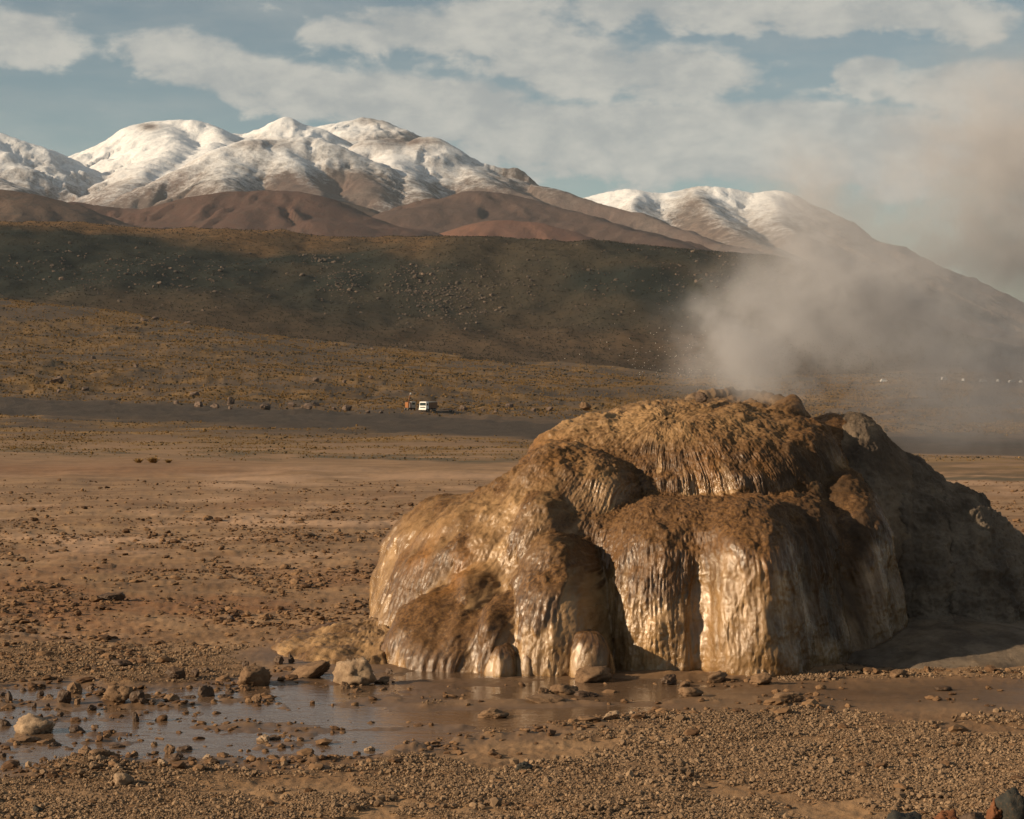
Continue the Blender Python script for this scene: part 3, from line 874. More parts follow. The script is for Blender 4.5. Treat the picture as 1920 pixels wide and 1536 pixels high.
M_SINTER = sinter_material()
MAIN = [
    Lobe('b', 1050, 16.35, 868, 1.46, 1.22, 1.8, 0.0),
    Lobe('b', 1320, 16.95, 752, 1.42, 1.2, 3.0, 0.12),
    Lobe('b', 1150, 16.85, 768, 1.00, 0.95, 2.4, 0.10),
    Lobe('b', 1050, 16.25, 822, 0.62, 0.80, 2.1, 0.32),
    Lobe('b', 1120, 16.05, 850, 0.46, 0.56, 2.4, 0.14),
    Lobe('b', 1370, 16.45, 797, 0.80, 0.80, 3.6, 0.0),
    Lobe('b', 1480, 16.6, 792, 0.56, 0.80, 2.8, 0.0),
    Lobe('b', 1560, 16.9, 775, 0.36, 0.55, 2.3, 0.35),
    Lobe('b', 1482, 16.8, 733, 0.26, 0.30, 2.2, 0.5),
    Lobe('b', 1320, 15.65, 930, 0.92, 0.78, 3.4, 0.05, rot=-10),
    Lobe('b', 1235, 15.4, 950, 0.46, 0.60, 2.8, 0.10),
    Lobe('b', 1400, 15.32, 940, 0.46, 0.76, 3.0, 0.08),
    Lobe('b', 1480, 15.85, 928, 0.46, 0.76, 2.8, 0.10),
    Lobe('b', 1585, 16.25, 884, 0.34, 0.70, 2.5, 0.34),
    Lobe('b', 1375, 17.45, 722, 0.55, 0.30, 2.4, 0.2),
    Lobe('b', 845, 16.8, 925, 0.64, 0.80, 2.0, 0.08),
    Lobe('b', 1020, 15.65, 930, 0.28, 0.38, 2.6, 0.30),
    Lobe('b', 955, 15.85, 985, 0.30, 0.40, 2.1, 0.30),
    Lobe('b', 1040, 15.2, 1000, 0.30, 0.46, 2.2, 0.42),
    Lobe('b', 810, 15.4, 1112, 0.30, 0.38, 2.0, 0.35),
    Lobe('b', 880, 15.4, 1066, 0.20, 0.30, 2.2, 0.3),
    Lobe('b', 925, 15.0, 1120, 0.16, 0.28, 2.2, 0.25),
    Lobe('b', 865, 15.1, 1148, 0.20, 0.26, 2.0, 0.3),
]
LB = [
    Lobe('flow_knob', 1105, 14.72, 1190, 0.15, 0.17, 2.4, 0.15, crust=0.5, k=.04),
    Lobe('flow_knob', 940, 14.74, 1212, 0.12, 0.15, 2.2, 0.15, crust=0.5, k=.05),
    Lobe('flow_knob', 990, 14.76, 1218, 0.10, 0.12, 2.2, 0.15, crust=0.6, orange=.5, k=.05),
    Lobe('weathered_flank', 1600, 16.95, 776, 0.52, 0.80, 2.1, 0.25, kind='rock', dry=0.8, wet=0.1, amp=0.6, k=.25),
    Lobe('weathered_flank', 1690, 17.0, 856, 0.52, 0.84, 2.1, 0.2, kind='rock', dry=0.9, wet=0.1, amp=1.0, k=.25),
    Lobe('weathered_flank', 1775, 17.05, 915, 0.62, 0.88, 2.2, 0.1, kind='rock', dry=0.9, wet=0.1, amp=1.2, k=.2),
    Lobe('weathered_flank', 1852, 17.3, 975, 0.38, 0.8, 2.4, 0.06, kind='rock', dry=0.9, wet=0.1, amp=1.3, k=.15),
    Lobe('flow_apron', 1790, 15.95, 1165, 0.95, 1.00, 1.6, 0.2, kind='smooth', dry=0.8, wet=0.4, amp=0.3, crust=0.0, res=0.6, k=.2),
    Lobe('flow_apron', 705, 16.1, 1168, 0.62, 0.85, 1.6, 0.2, kind='rock', dry=0.0, wet=0.45, amp=0.8, res=0.8, k=.15),
]


def interp2(A, fi, fj):
    """bilinear sample of grid A at fractional row and column vectors"""
    i0 = np.clip(fi.astype(int), 0, A.shape[0] - 2); a = (fi - i0)[:, None]
    j0 = np.clip(fj.astype(int), 0, A.shape[1] - 2); b = (fj - j0)[None]
    return (A[np.ix_(i0, j0)] * (1 - a) * (1 - b) + A[np.ix_(i0 + 1, j0)] * a * (1 - b) + A[np.ix_(i0, j0 + 1)] * (1 - a) * b + A[np.ix_(i0 + 1, j0 + 1)] * a * b)


def blur(A, n):
    for _ in range(n):
        B = np.pad(A, 1, 'edge')
        A = 0.25 * B[1:-1, 1:-1] * 1.0 + 0.125 * (B[:-2, 1:-1] + B[2:, 1:-1] + B[1:-1, :-2] + B[1:-1, 2:]) + 0.0625 * (B[:-2, :-2] + B[:-2, 2:] + B[2:, :-2] + B[2:, 2:])
    return A


def star_body(name, lobes, cpx, cd, cz, rmax, nth, nph, ks, oranges=(), darks=(), seed=0.0, lc=0.30, wet=1.0):
    """one continuous flowstone sheet: outermost stone seen from a point inside the mound, lobes blended into each other"""
    C = np.array([(cpx - 960) / F * cd, cd, cz])
    lt, lp = int(nth * 0.45), nph // 3
    phl = np.pi / 2 - np.linspace(0.004, 1.0, lp) * (np.pi / 2 + 0.52)
    thl = np.linspace(math.pi * 0.5, math.pi * 2.5, lt)
    TT, PP = np.meshgrid(thl, phl)
    D = np.stack([np.cos(PP) * np.cos(TT), np.cos(PP) * np.sin(TT), np.sin(PP)], -1).reshape(-1, 3).astype(np.float32)
    ts = np.linspace(0.06, rmax, 34).astype(np.float32)
    acc = np.zeros(len(D)); mxr = np.zeros(len(D)); RJ = []
    def wp(p):
        return p + np.stack([0.10 * pn3(p[:, 0] * 1.4 + seed, p[:, 1] * 1.4, p[:, 2] * 1.4), 0.07 * pn3(p[:, 0] * 1.4 + 40, p[:, 1] * 1.4, p[:, 2] * 1.4 + seed), 0.05 * pn3(p[:, 0] * 1.8 + 80, p[:, 1] * 1.8, p[:, 2] * .8)], -1)
    for lb in lobes:
        last = np.zeros(len(D), np.float32)
        for t in ts:
            f = lb.implicit(C + D * t)
            last[f < 0] = t
        lo = last.copy(); hi = last + (ts[1] - ts[0])
        for _ in range(6):
            mid = 0.5 * (lo + hi)
            ins = lb.implicit(C + D * mid[:, None]) < 0
            lo = np.where(ins, mid, lo); hi = np.where(ins, hi, mid)
        RJ.append(np.where(last > 0, lo, 0.0))
    RJ = np.array(RJ); m = RJ.max(0)
    r = m + ks * np.log(np.exp((RJ - m) / ks).sum(0)) - 0.35 * ks
    r = blur(r.reshape(lp, lt), 2)
    # full resolution
    fi = np.linspace(0, lp - 1, nph); q_ = np.linspace(0, 1, nth); fj = (lt - 1) * np.interp(q_, [0, .12, .88, 1], [0, .22, .80, 1])
    R = interp2(r, fi, fj)
    ph = np.interp(fi, np.arange(lp), phl); th = np.interp(fj, np.arange(lt), thl)
    TT, PP = np.meshgrid(th, ph)
    Dv = np.stack([np.cos(PP) * np.cos(TT), np.cos(PP) * np.sin(TT), np.sin(PP)], -1)
    Pp = C + Dv * R[..., None]
    x, y, z = Pp[..., 0], Pp[..., 1], Pp[..., 2]
    # uneven bulk
    bulk = 0.060 * fbm3(x * 1.5 + seed, y * 1.5, z * 1.5, 3) + 0.030 * fbm3(x * 4.2, y * 4.2 + seed, z * 2.6, 2)
    Pp = Pp + Dv * bulk[..., None]
    def norms(Q):
        n = np.cross(np.gradient(Q, axis=0), np.gradient(Q, axis=1))
        n /= np.linalg.norm(n, axis=-1, keepdims=True) + 1e-12
        return n * np.sign((n * Dv).sum()) 
    N = norms(Pp)
    nz = blur(N[..., 2], 3)
    seg = np.linalg.norm(np.diff(Pp, axis=0), axis=-1)
    U = np.vstack([np.zeros((1, nth)), np.cumsum(seg, 0)])
    # how far each point hangs below the last crusted shoulder
    hang = np.zeros_like(U); cur = np.zeros(nth)
    for i in range(1, nph):
        cur = np.where(nz[i] > 0.62, cur * 0.80, cur + seg[i - 1])
        hang[i] = cur
    x, y, z = Pp[..., 0], Pp[..., 1], Pp[..., 2]
    A = TT * 1.75 + 0.045 * fbm3(x * 1.6, y * 1.6, z * 0.8 + seed, 2)
    steep = sst(1 - nz, 0.25, 0.75)
    flute = steep * (0.040 * pn2(A * 2.6 + seed, U * 0.7) + 0.022 * pn2(A * 6.0 + seed, U * 1.2 + 3) + 0.010 * pn2(A * 13 + seed, U * 2.2 + 8))
    st1 = np.abs(pn2(A * 26 + seed, U * 4.0)); st2 = np.abs(pn2(A * 56 + seed, U * 9.0))
    L = lc * (1 + 0.9 * pn2(A * 2.2 + seed + 9, U * 0.3) + 0.5 * pn2(A * 9 + seed, U * 0.9) + 0.35 * pn2(A * 22, U * 1.8))
    cr = 1 - sst(hang - np.maximum(L, 0.0), -0.05, 0.06)
    px = 960 + F * x / y; py = HZ + (EYE - z) / y * F
    blob = lambda Ls: sum([a * np.exp(-((px - cx) / sx) ** 2 - ((py - cyy) / sy) ** 2) for (cx, cyy, sx, sy, a) in Ls], np.zeros_like(px))
    org = np.clip(blob(oranges) * sst(fbm3(x * 3, y * 3, z * 1.5, 3) + 0.3, 0, .6), 0, 1)
    alg_shade = np.clip(blob(darks) * sst(fbm3(x * 2.4, y * 2.4 + 5, z * 1.6, 3) + 0.45, 0, .6), 0, 1)
    cr = cr * (1 - (1 - sst(py, 805, 855)) * (0.45 * (1 - sst(px, 1420, 1520)) + 0.42 * (1 - sst(px, 1200, 1360)))) 
    cr = cr * (1 - np.clip(blob([(960, 960, 90, 70, .85), (1110, 905, 60, 45, .9), (800, 1000, 90, 60, .6), (900, 1060, 50, 40, .5)]) * sst(fbm3(x * 4, y * 4, z * 2, 2) + 0.5, 0, .5), 0, .95))
    sa = 0.55 + 0.45 * cr
    topg = 1 - steep
    disp = flute - steep * ((0.018 * sa + .003) * st1 + (0.010 * sa + .002) * st2) + 0.014 * cr * steep
    disp += topg * (0.012 * fbm3(x * 14, y * 14, z * 14, 4, .6) + 0.030 * np.maximum(fbm3(x * 7, y * 7, z * 7 + seed, 3), 0))
    disp += cr * 0.012 * np.maximum(fbm3(x * 10, y * 10, z * 6 + seed, 2), 0) + 0.0050 * pn3(x * 58, y * 58, z * 40) + 0.006 * fbm3(x * 24, y * 24, z * 16, 2)
    Pp = Pp + N * disp[..., None]
    co = Pp.reshape(-1, 3)
    fc = grid_faces(nph, nth)
    keep = (co[:, 2] > -0.12)[fc].any(1)
    fc = fc[keep]
    n0 = np.cross(co[fc[:, 1]] - co[fc[:, 0]], co[fc[:, 2]] - co[fc[:, 0]])
    if (n0 * (co[fc[:, 0]] - C)).sum() < 0: fc = fc[:, ::-1]
    used = np.unique(fc); remap = np.full(len(co), -1); remap[used] = np.arange(len(used))
    n = co.shape[0]
    at_ = dict(crust=cr.ravel(), orange=org.ravel(), dry=np.zeros(n), algae_shade=alg_shade.ravel(), su=A.ravel() + seed, sw=U.ravel(), flat=sst(topg.ravel(), .25, .7), wetn=np.full(n, wet) * (1 - 0.7 * topg.ravel()))
    me = raw_mesh(name, co[used], remap[fc], M_SINTER, True, {a_: v[used] for a_, v in at_.items()})
    return link(name, me, mound)


mound = tag(empty('geyser_mound', (0.0, 0.0, 0.0)), 'large brown wet sinter mound of draped flowstone steaming at its top', 'geyser mound')
star_body('flowstone_body', MAIN, 1250, 16.4, 0.40, 2.9, 1200, 410, 0.042,
          [(1385, 885, 80, 40, .9), (1450, 1080, 60, 60, .5), (1280, 1040, 150, 40, .25), (1050, 870, 60, 50, .3), (830, 1060, 60, 60, .9), (1075, 1130, 30, 60, .7), (1000, 830, 60, 30, .3)],
          [(1590, 1090, 100, 220, 1.3), (1480, 870, 100, 55, .9), (1500, 1000, 60, 90, .6), (1085, 1120, 20, 90, .5)], 3.0, 0.32)  # dark patches: algae plus shade painted on right-hand faces and in a crease
for lb in LB:
    lb.build()
for i, lb in enumerate(LB):
    fm = np.full(len(lb.P), 1e9); push = np.zeros(len(lb.P))
    for j, o in enumerate(LB + MAIN):
        if j != i:
            fi = o.implicit(lb.P)
            fm = np.minimum(fm, fi)
            kf = min(lb.k, o.k) if min(lb.k, o.k) < .1 else 0.5 * (lb.k + o.k)
            push = np.maximum(push, np.where(np.abs(fi) < kf, (kf - np.abs(fi)) ** 2 / (4 * kf), 0))
    co = lb.P + lb.N * push[:, None]
    nr, nc = lb.n
    fc = grid_faces(nr, nc, True)
    # cap the pole
    co = np.vstack([co, co[:nc].mean(0)])
    keepv = np.append(fm > -0.2, True)
    keepv &= co[:, 2] > -0.2
    keep = keepv[fc].any(1)
    fc = fc[keep]
    fc = fc[:, ::-1]
    ring = np.arange(nc)
    cap = np.stack([ring, (ring + 1) % nc, np.full(nc, len(co) - 1), np.full(nc, len(co) - 1)], 1)
    used = np.unique(np.concatenate([fc.ravel(), cap.ravel()])) if keepv[:nc].any() else np.unique(fc.ravel())
    remap = np.full(len(co), -1); remap[used] = np.arange(len(used))
    at_ = {a: np.append(v, v[:nc].mean())[used] for a, v in lb.attrs.items()}
    me = raw_mesh(lb.name, co[used], remap[fc], M_SINTER, True, at_)
    if keepv[:nc].any():
        tri = remap[cap[:, :3]]
        # close the tiny hole at the pole with a fan
        import bmesh
        bm = bmesh.new(); bm.from_mesh(me); bm.verts.ensure_lookup_table()
        for a_, b_, c_ in tri:
            try:
                f = bm.faces.new((bm.verts[int(a_)], bm.verts[int(b_)], bm.verts[int(c_)])); f.smooth = True
            except ValueError:
                pass
        bm.to_mesh(me); bm.free()
    link(lb.name, me, mound)


def mound_f(p):
    fm = np.full(len(p), 1e9)
    for o in LB + MAIN:
        fm = np.minimum(fm, o.implicit(p))
    return fm


# crater rim: a lumpy tilted ring round the vent
def rim():
    n, mth = 260, 26
    t = np.linspace(0, 2 * np.pi, n, endpoint=False); q = np.linspace(0, 2 * np.pi, mth, endpoint=False)
    Tt, Q = np.meshgrid(t, q, indexing='ij')
    cx, cyy = (1385 - 960) / F * 17.05, 17.05
    tube = 0.055 * (1 + 0.55 * pn3(np.cos(Tt) * 3, np.sin(Tt) * 3, 2.0 + 0 * Tt) + 0.3 * pn3(np.cos(Tt) * 9, np.sin(Tt) * 9, Q))
    Rr = 0.34 + 0.05 * pn3(np.cos(Tt) * 1.5, np.sin(Tt) * 1.5, 7 + 0 * Tt)
    X = cx + (Rr + tube * np.cos(Q)) * np.cos(Tt) * 1.15; Y = cyy + (Rr + tube * np.cos(Q)) * np.sin(Tt)
    Z = 1.70 + 0.17 * (np.sin(Tt) * 0.5 + 0.5) + 1.05 * tube * np.sin(Q)
    Z = Z + 0.018 * fbm3(X * 14, Y * 14, Z * 14, 3)
    co = np.stack([X, Y, Z], -1).reshape(-1, 3)
    r = np.arange(n)[:, None]; c = np.arange(mth)[None]
    a = r * mth + c; b = r * mth + (c + 1) % mth; r2 = (r + 1) % n
    fc = np.stack([a, r2 * mth + c, r2 * mth + (c + 1) % mth, b], -1).reshape(-1, 4)
    N_ = len(co)
    me = raw_mesh('vent_rim', co, fc, M_SINTER, True, dict(crust=np.full(N_, .35), orange=np.zeros(N_), dry=np.full(N_, .35), flat=np.ones(N_), algae_shade=np.zeros(N_), su=co[:, 0], sw=co[:, 1], wetn=np.full(N_, .2)))
    link('vent_rim', me, mound)


rim()


# ------------------------------------------------------------------ rocks
def ico(sub):
    import bmesh
    bm = bmesh.new(); bmesh.ops.create_icosphere(bm, subdivisions=sub, radius=1.0)
    co = np.array([v.co[:] for v in bm.verts]); fc = np.array([[v.index for v in f.verts] for f in bm.faces])
    bm.free(); return co, fc


ICO = {i: ico(i) for i in (1, 2, 3, 4)}


def rock_shape(seed, sub=4, rough=1.0, planes=11):
    r_ = np.random.RandomState(seed)
    co, fc = ICO[sub]
    nr = r_.normal(size=(planes, 3)); nr /= np.linalg.norm(nr, axis=1, keepdims=True)
    off = r_.uniform(0.45, 1.0, planes)
    dots = co @ nr.T
    rad = np.min(np.where(dots > 0.05, off[None] / np.maximum(dots, 0.05), 9.0), axis=1)
    rad = np.minimum(rad, 1.15)
    p = co * rad[:, None]
    s = seed * 1.7
    dsp = rough * (0.13 * fbm3(p[:, 0] * 1.6 + s, p[:, 1] * 1.6, p[:, 2] * 1.6, 3) + 0.27 * np.abs(fbm3(p[:, 0] * 4.5 + s, p[:, 1] * 4.5, p[:, 2] * 4.5, 4, 0.62)) + 0.10 * np.abs(fbm3(p[:, 0] * 11 + s, p[:, 1] * 11, p[:, 2] * 11, 2)) - 0.03)
    p = p + co * dsp[:, None]
    # unit box, base at z=-0.25
    mn, mx = p.min(0), p.max(0)
    p = (p - (mn + mx) / 2) / ((mx - mn) / 2)
    return p, fc


def rock_material(name, a, b_, c_, rough=0.85):
    m, k, b, _ = material(name)
    tc = k.n('ShaderNodeNewGeometry').outputs['Position']
    n1 = k.noise(tc, 14.0, 6, 0.65); n2 = k.noise(tc, 70.0, 5, 0.7)
    oi = k.n('ShaderNodeObjectInfo').outputs['Random']
    c = k.mix(k.ss(n1, 0.35, 0.65), a, b_)
    c = k.mix(k.m('MULTIPLY', k.ss(n2, 0.5, 0.68), 0.6), c, c_)
    c = k.mix(k.m('MULTIPLY', oi, 0.35), c, a)
    k.put(b.inputs['Base Color'], c)
    b.inputs['Roughness'].default_value = rough
    b.inputs['Specular IOR Level'].default_value = 0.3
    bp = k.n('ShaderNodeBump', {'Strength': 0.8, 'Distance': 0.01, 'Height': k.m('ADD', n1, k.m('MULTIPLY', n2, 0.5))})
    k.put(b.inputs['Normal'], bp.outputs[0])
    return m


MR = {'pale': rock_material('pale_sinter_rock', (0.19, 0.130, 0.082), (0.32, 0.235, 0.155), (0.12, 0.076, 0.045)),
      'tan': rock_material('tan_sinter_rock', (0.105, 0.062, 0.033), (0.190, 0.120, 0.068), (0.06, 0.034, 0.019)),
      'dark': rock_material('dark_wet_rock', (0.050, 0.030, 0.018), (0.095, 0.058, 0.034), (0.032, 0.020, 0.012), 0.6),
      'rust': rock_material('rust_rock', (0.095, 0.034, 0.013), (0.160, 0.066, 0.026), (0.02, 0.014, 0.011)),
      'black': rock_material('black_lichen_rock', (0.016, 0.018, 0.017), (0.035, 0.034, 0.028), (0.11, 0.06, 0.03)),
      'scree': rock_material('boulder_rock', (0.090, 0.064, 0.050), (0.15, 0.108, 0.084), (0.055, 0.042, 0.034))}
ROCK_ME = {}


def rock_mesh(i, tone, sub=4):
    key = (i, tone, sub)
    if key not in ROCK_ME:
        p, fc = rock_shape(100 + i, sub)
        ROCK_ME[key] = raw_mesh('rock', p, fc, MR[tone], sub >= 4)
    return ROCK_ME[key]


R_ = random.Random(5)
GA = ('small brown rock in the jumbled row along the far left shore of the pool', 'rocks along the far left pool shore')
GB = ('small rock in the litter of stones in the shallows near the left pool shore', 'stones in the left shallows')
GC = ('small dark rock on the wet bank left of the slanting slab', 'dark stones on the wet bank')
GD = ('small low stone at the wet foot of the geyser mound', 'low stones at the mound foot')
ROCKS = [
    (60, 1372, 76, 42, 'pale', 'large pale crumbly rock at the left end of the pool'),
    (32, 1388, 74, 15, 'tan', 'low flat tan slab just in front of the large pale crumbly rock'),
    (138, 1299, 28, 24, 'tan', 'upright wedge-shaped tan rock on the far left shore of the pool'),
    (217, 1317, 66, 34, 'tan', 'broad ribbed tan rock on the far shore beside a dark lump'),
    (257, 1319, 32, 25, 'dark', 'dark lump leaning on the broad ribbed tan rock'),
    (266, 1321, 17, 10, 'dark', GA), (284, 1321, 16, 11, 'dark', GA), (171, 1329, 21, 14, 'dark', GA),
    (254, 1350, 15, 24, 'dark', 'narrow dark stub standing alone in open water'),
    (255, 1362, 13, 7, 'dark', GB), (176, 1361, 18, 12, 'tan', GB), (143, 1370, 34, 19, 'dark', 'dark knobbly rock right of the large pale crumbly rock'),
    (112, 1341, 14, 10, 'dark', GB), (160, 1409, 30, 18, 'tan', 'ribbed tan rock amid small stones in the near left shallows'),
    (25, 1431, 25, 17, 'tan', 'round tan rock in still water by the left frame edge'),
    (219, 1398, 36, 13, 'dark', GB), (289, 1394, 16, 14, 'tan', GB), (317, 1409, 27, 20, 'tan', GB), (346, 1403, 34, 16, 'dark', GB),
    (186, 1431, 44, 21, 'tan', 'tan rock with a dark side on the near left pool edge'), (252, 1413, 15, 11, 'tan', GB), (305, 1442, 22, 11, 'pale', GB),
    (387, 1430, 16, 12, 'pale', 'small whitish stone on the near shore beside open water'), (330, 1428, 26, 13, 'dark', GB), (280, 1412, 15, 9, 'dark', GB),
    (43, 1293, 15, 13, 'dark', GA), (75, 1302, 15, 12, 'dark', GA), (88, 1312, 30, 12, 'tan', GA), (119, 1319, 28, 26, 'dark', GA), (144, 1319, 16, 13, 'tan', GA),
    (16, 1317, 15, 22, 'dark', GA), (5, 1302, 18, 13, 'dark', GA), (63, 1324, 14, 11, 'dark', GA), (88, 1324, 10, 9, 'dark', GA), (190, 1300, 22, 16, 'dark', GA), (168, 1290, 20, 15, 'dark', GA),
    (8, 1358, 26, 18, 'dark', GB), (22, 1343, 14, 9, 'dark', GB), (50, 1398, 12, 6, 'dark', GB), (38, 1442, 9, 6, 'dark', GB), (4, 1416, 14, 12, 'dark', GB), (105, 1395, 24, 9, 'dark', GB), (128, 1401, 20, 10, 'dark', GB),
    (190, 1404, 16, 13, 'dark', GB), (203, 1415, 15, 9, 'dark', GB), (137, 1412, 14, 10, 'tan', GB), (222, 1407, 11, 9, 'dark', GB),
    (386, 1303, 33, 29, 'dark', 'dark ribbed boulder on the far pool shore at the end of a rock row'),
    (320, 1312, 30, 16, 'tan', 'low fluted tan rock at the water edge left of the dark ribbed boulder'), (353, 1305, 30, 8, 'dark', GA), (420, 1304, 26, 12, 'dark', GA),
    (328, 1276, 38, 24, 'dark', 'long dark clod on the bank above the dark ribbed boulder'), (364, 1271, 21, 17, 'dark', GC), (388, 1261, 15, 11, 'dark', GC),
    (226, 1256, 46, 14, 'dark', 'low dark slab lying on pale gravel behind the pool'), (176, 1260, 13, 9, 'dark', 'lone small dark rock on the pale gravel behind the pool'),
    (578, 1270, 92, 46, 'tan', 'long slanting rock slab beside the stream, dark on its right side'),
    (664, 1282, 86, 56, 'pale', 'big flat-topped pitted pale block at the foot of the mound stream'),
    (476, 1284, 66, 44, 'tan', 'peaked tan-brown rock at the left foot of the slanting slab'),
    (522, 1248, 27, 18, 'dark', GC), (546, 1246, 15, 20, 'dark', 'narrow dark upright stone just left of the slanting slab'), (459, 1254, 17, 16, 'dark', GC),
    (431, 1296, 24, 15, 'dark', GC), (481, 1314, 22, 16, 'tan', 'small cube-shaped tan rock alone in the open water'),
    (492, 1386, 26, 17, 'pale', 'rounded whitish rock in mid pool touching a dark twin'), (515, 1383, 25, 13, 'dark', 'dark twin touching the rounded whitish rock in mid pool'),
    (673, 1282, 21, 13, 'pale', 'small pale stone lying just in front of the flat-topped pitted block'), (718, 1278, 28, 12, 'tan', GD), (729, 1262, 17, 12, 'dark', GD), (648, 1288, 22, 17, 'tan', GD),
    (586, 1210, 40, 18, 'dark', 'low dark mossy rock on the rim of the stream apron'), (692, 1404, 23, 10, 'pale', 'small pale stone on the near shore below the middle of the pool'),
    (1113, 1276, 80, 30, 'tan', 'long rounded grey-tan stone lying at the foot of the mound'),
    (1058, 1299, 56, 23, 'tan', 'smooth oval rock in the pool before the long rounded stone'), (1019, 1299, 24, 19, 'tan', 'small round rock against the smooth oval rock'),
    (1100, 1304, 46, 16, 'dark', 'dark split stone right of the smooth oval rock'),
    (922, 1343, 64, 24, 'tan', 'flat tan rock lying alone in the middle of the muddy pool'), (1024, 1318, 80, 13, 'tan', 'low crumbly shelf just in front of the smooth oval rock'),
    (1297, 1308, 50, 19, 'tan', 'pale-backed rounded stone in the water below the bright curtain'),
    (1254, 1281, 34, 20, 'dark', GD), (1345, 1280, 42, 21, 'tan', GD), (1285, 1284, 24, 12, 'tan', GD), (1428, 1287, 46, 24, 'tan', 'rounded tan knob at the foot of the central flowstone curtain'),
    (1146, 1355, 34, 16, 'pale', 'pale angular rock on the near shore below the long rounded stone'), (1106, 1358, 50, 12, 'tan', 'low tan rock touching the pale angular rock on the near shore'), (1186, 1344, 12, 9, 'pale', GD),
    (1686, 1268, 38, 16, 'tan', 'lone blocky stone on the lit mud right of the mound'), (1556, 1273, 20, 15, 'tan', 'small square stone at the right foot of the mound'),
    (1770, 1296, 40, 9, 'dark', 'thin dark slab on the wet mud below the right apron'), (1480, 1318, 60, 18, 'tan', 'low crusted hummock at the right end of the pool'),
    (983, 1446, 34, 17, 'black', 'small black clump on the gravel in the middle of the foreground'), (70, 1524, 20, 13, 'black', 'small black rock near the lower left corner'),
    (229, 1474, 42, 24, 'pale', 'pale lump on the gravel at the near left shore'),
    (206, 1130, 54, 17, 'dark', 'dark humped clod on the rough flat behind the pool'), (432, 1167, 22, 16, 'dark', 'dark rugged rock on the rough brown flat behind the pool'),
    (578, 1009, 42, 8, 'tan', 'low tan hump far out on the flat left of the mound'),
    (1315, 753, 26, 18, 'dark', None), (1098, 768, 20, 14, 'tan', None),
]
ri = 0
for (px, py, w, h, tone, lab) in ROCKS:
    ri += 1
    if lab is None:      # lumps sitting on the mound's crown are part of the mound
        d = 16.55
        c = at(px, py - h * 0.45, d)
        link('crust_lump', rock_mesh(ri % 14, tone), mound, c, (0, 0, R_.uniform(0, 6.28)), (w / F * d * .55, w / F * d * .5, h / F * d * .6))
        continue
    d = F * EYE / (py - HZ)
    sx = w / F * d * 0.5; sz = h / F * d * 0.62; sy = sx * R_.uniform(0.65, 0.95)
    x, y = (px - 960) / F * d, d + sy * 0.6
    zb = gz(x, y)
    tilt = (R_.uniform(-.15, .15), R_.uniform(-.15, .15), R_.uniform(-.35, .35) + (0 if w > 30 else R_.uniform(0, 6.28)))
    if 'slanting' in (lab if isinstance(lab, str) else lab[0]) and w > 80:
        tilt = (0.1, -0.42, 0.0); sz *= 0.62
    o = link('rock', rock_mesh(ri % 14, tone, 4 if w > 34 else 3), None, (x, y, max(zb, WATER_Z - 0.02) + sz * 0.55), tilt, (sx, sy, sz))
    if isinstance(lab, tuple):
        tag(o, lab[0], 'rock', lab[1])
    else:
        tag(o, lab, 'rock')
# foreground boulders cut by the bottom frame edge
for (px, ytop, w, h, d, tone, lab) in [(1902, 1480, 74, 110, 9.6, 'black', 'black boulder at the lower right corner, cut by the frame'),
                                       (1862, 1496, 44, 90, 9.62, 'rust', 'rust-orange rock pressed against the black corner boulder'),
                                       (1764, 1519, 64, 60, 9.55, 'rust', 'rust-red boulder at the bottom edge left of the black corner boulder'),
                                       (1690, 1522, 100, 60, 9.5, 'black', 'low blackish boulder at the bottom edge beside the rust-red boulder'),
                                       (1824, 1524, 50, 40, 9.5, 'dark', 'small dark brown stone between the rust boulder and the black corner boulder')]:
    c = at(px, ytop, d)
    sz = h / F * d * 0.5
    o = link('rock', rock_mesh(int(px) % 14, tone), None, (c[0], d, c[2] - sz * 0.92), (0, 0, 0.4), (w / F * d * .5, w / F * d * .5, sz))
    tag(o, lab, 'rock')

# boulders at the foot of the tawny slope
FB = [(107, 718, 24, 14), (88, 722, 10, 7), (130, 727, 12, 8), (160, 733, 16, 9), (110, 737, 10, 7), (365, 742, 20, 8), (372, 764, 22, 13), (403, 765, 18, 9), (433, 759, 16, 17), (432, 767, 10, 6),
      (497, 767, 24, 11), (545, 765, 18, 9), (575, 767, 24, 12), (592, 762, 16, 9), (625, 769, 12, 6), (650, 771, 18, 12), (330, 759, 12, 8), (690, 774, 9, 5), (715, 775, 10, 5), (270, 730, 8, 6), (298, 735, 7, 5), (243, 727, 8, 5),
      (870, 769, 18, 10), (930, 775, 10, 9), (955, 764, 16, 9), (1000, 772, 14, 7), (1030, 770, 16, 8), (905, 771, 9, 5), (980, 778, 10, 5),
      (592, 716, 12, 8), (645, 719, 10, 7), (695, 714, 10, 6), (480, 672, 9, 6), (255, 690, 12, 7), (175, 674, 10, 6), (55, 660, 7, 5), (270, 603, 16, 7), (290, 599, 14, 6), (352, 601, 16, 5), (255, 618, 10, 6), (630, 631, 9, 5), (698, 640, 8, 5)]
NAMED = {(107, 718): 'largest boulder in the left cluster at the foot of the tawny slope', (433, 759): 'tall angular boulder in the row above the dark track',
         (575, 767): 'broad dark boulder in the row above the dark track', (870, 769): 'dark boulder just right of the white truck', (650, 771): 'pale-topped boulder ending the row left of the white truck',
         (930, 775): 'pale rounded boulder on the dark rubble right of the white truck'}


def find_d(px, py, lo=60.0, hi=1700.0):
    ds = np.geomspace(lo, hi, 900)
    xx = (px - 960) / F * ds
    z = ground_all(xx, ds)['z']
    yy = HZ + (EYE - z) / ds * F
    hit = np.where(yy <= py)[0]
    return float(ds[hit[0]]) if len(hit) else float(ds[np.argmin(yy)])


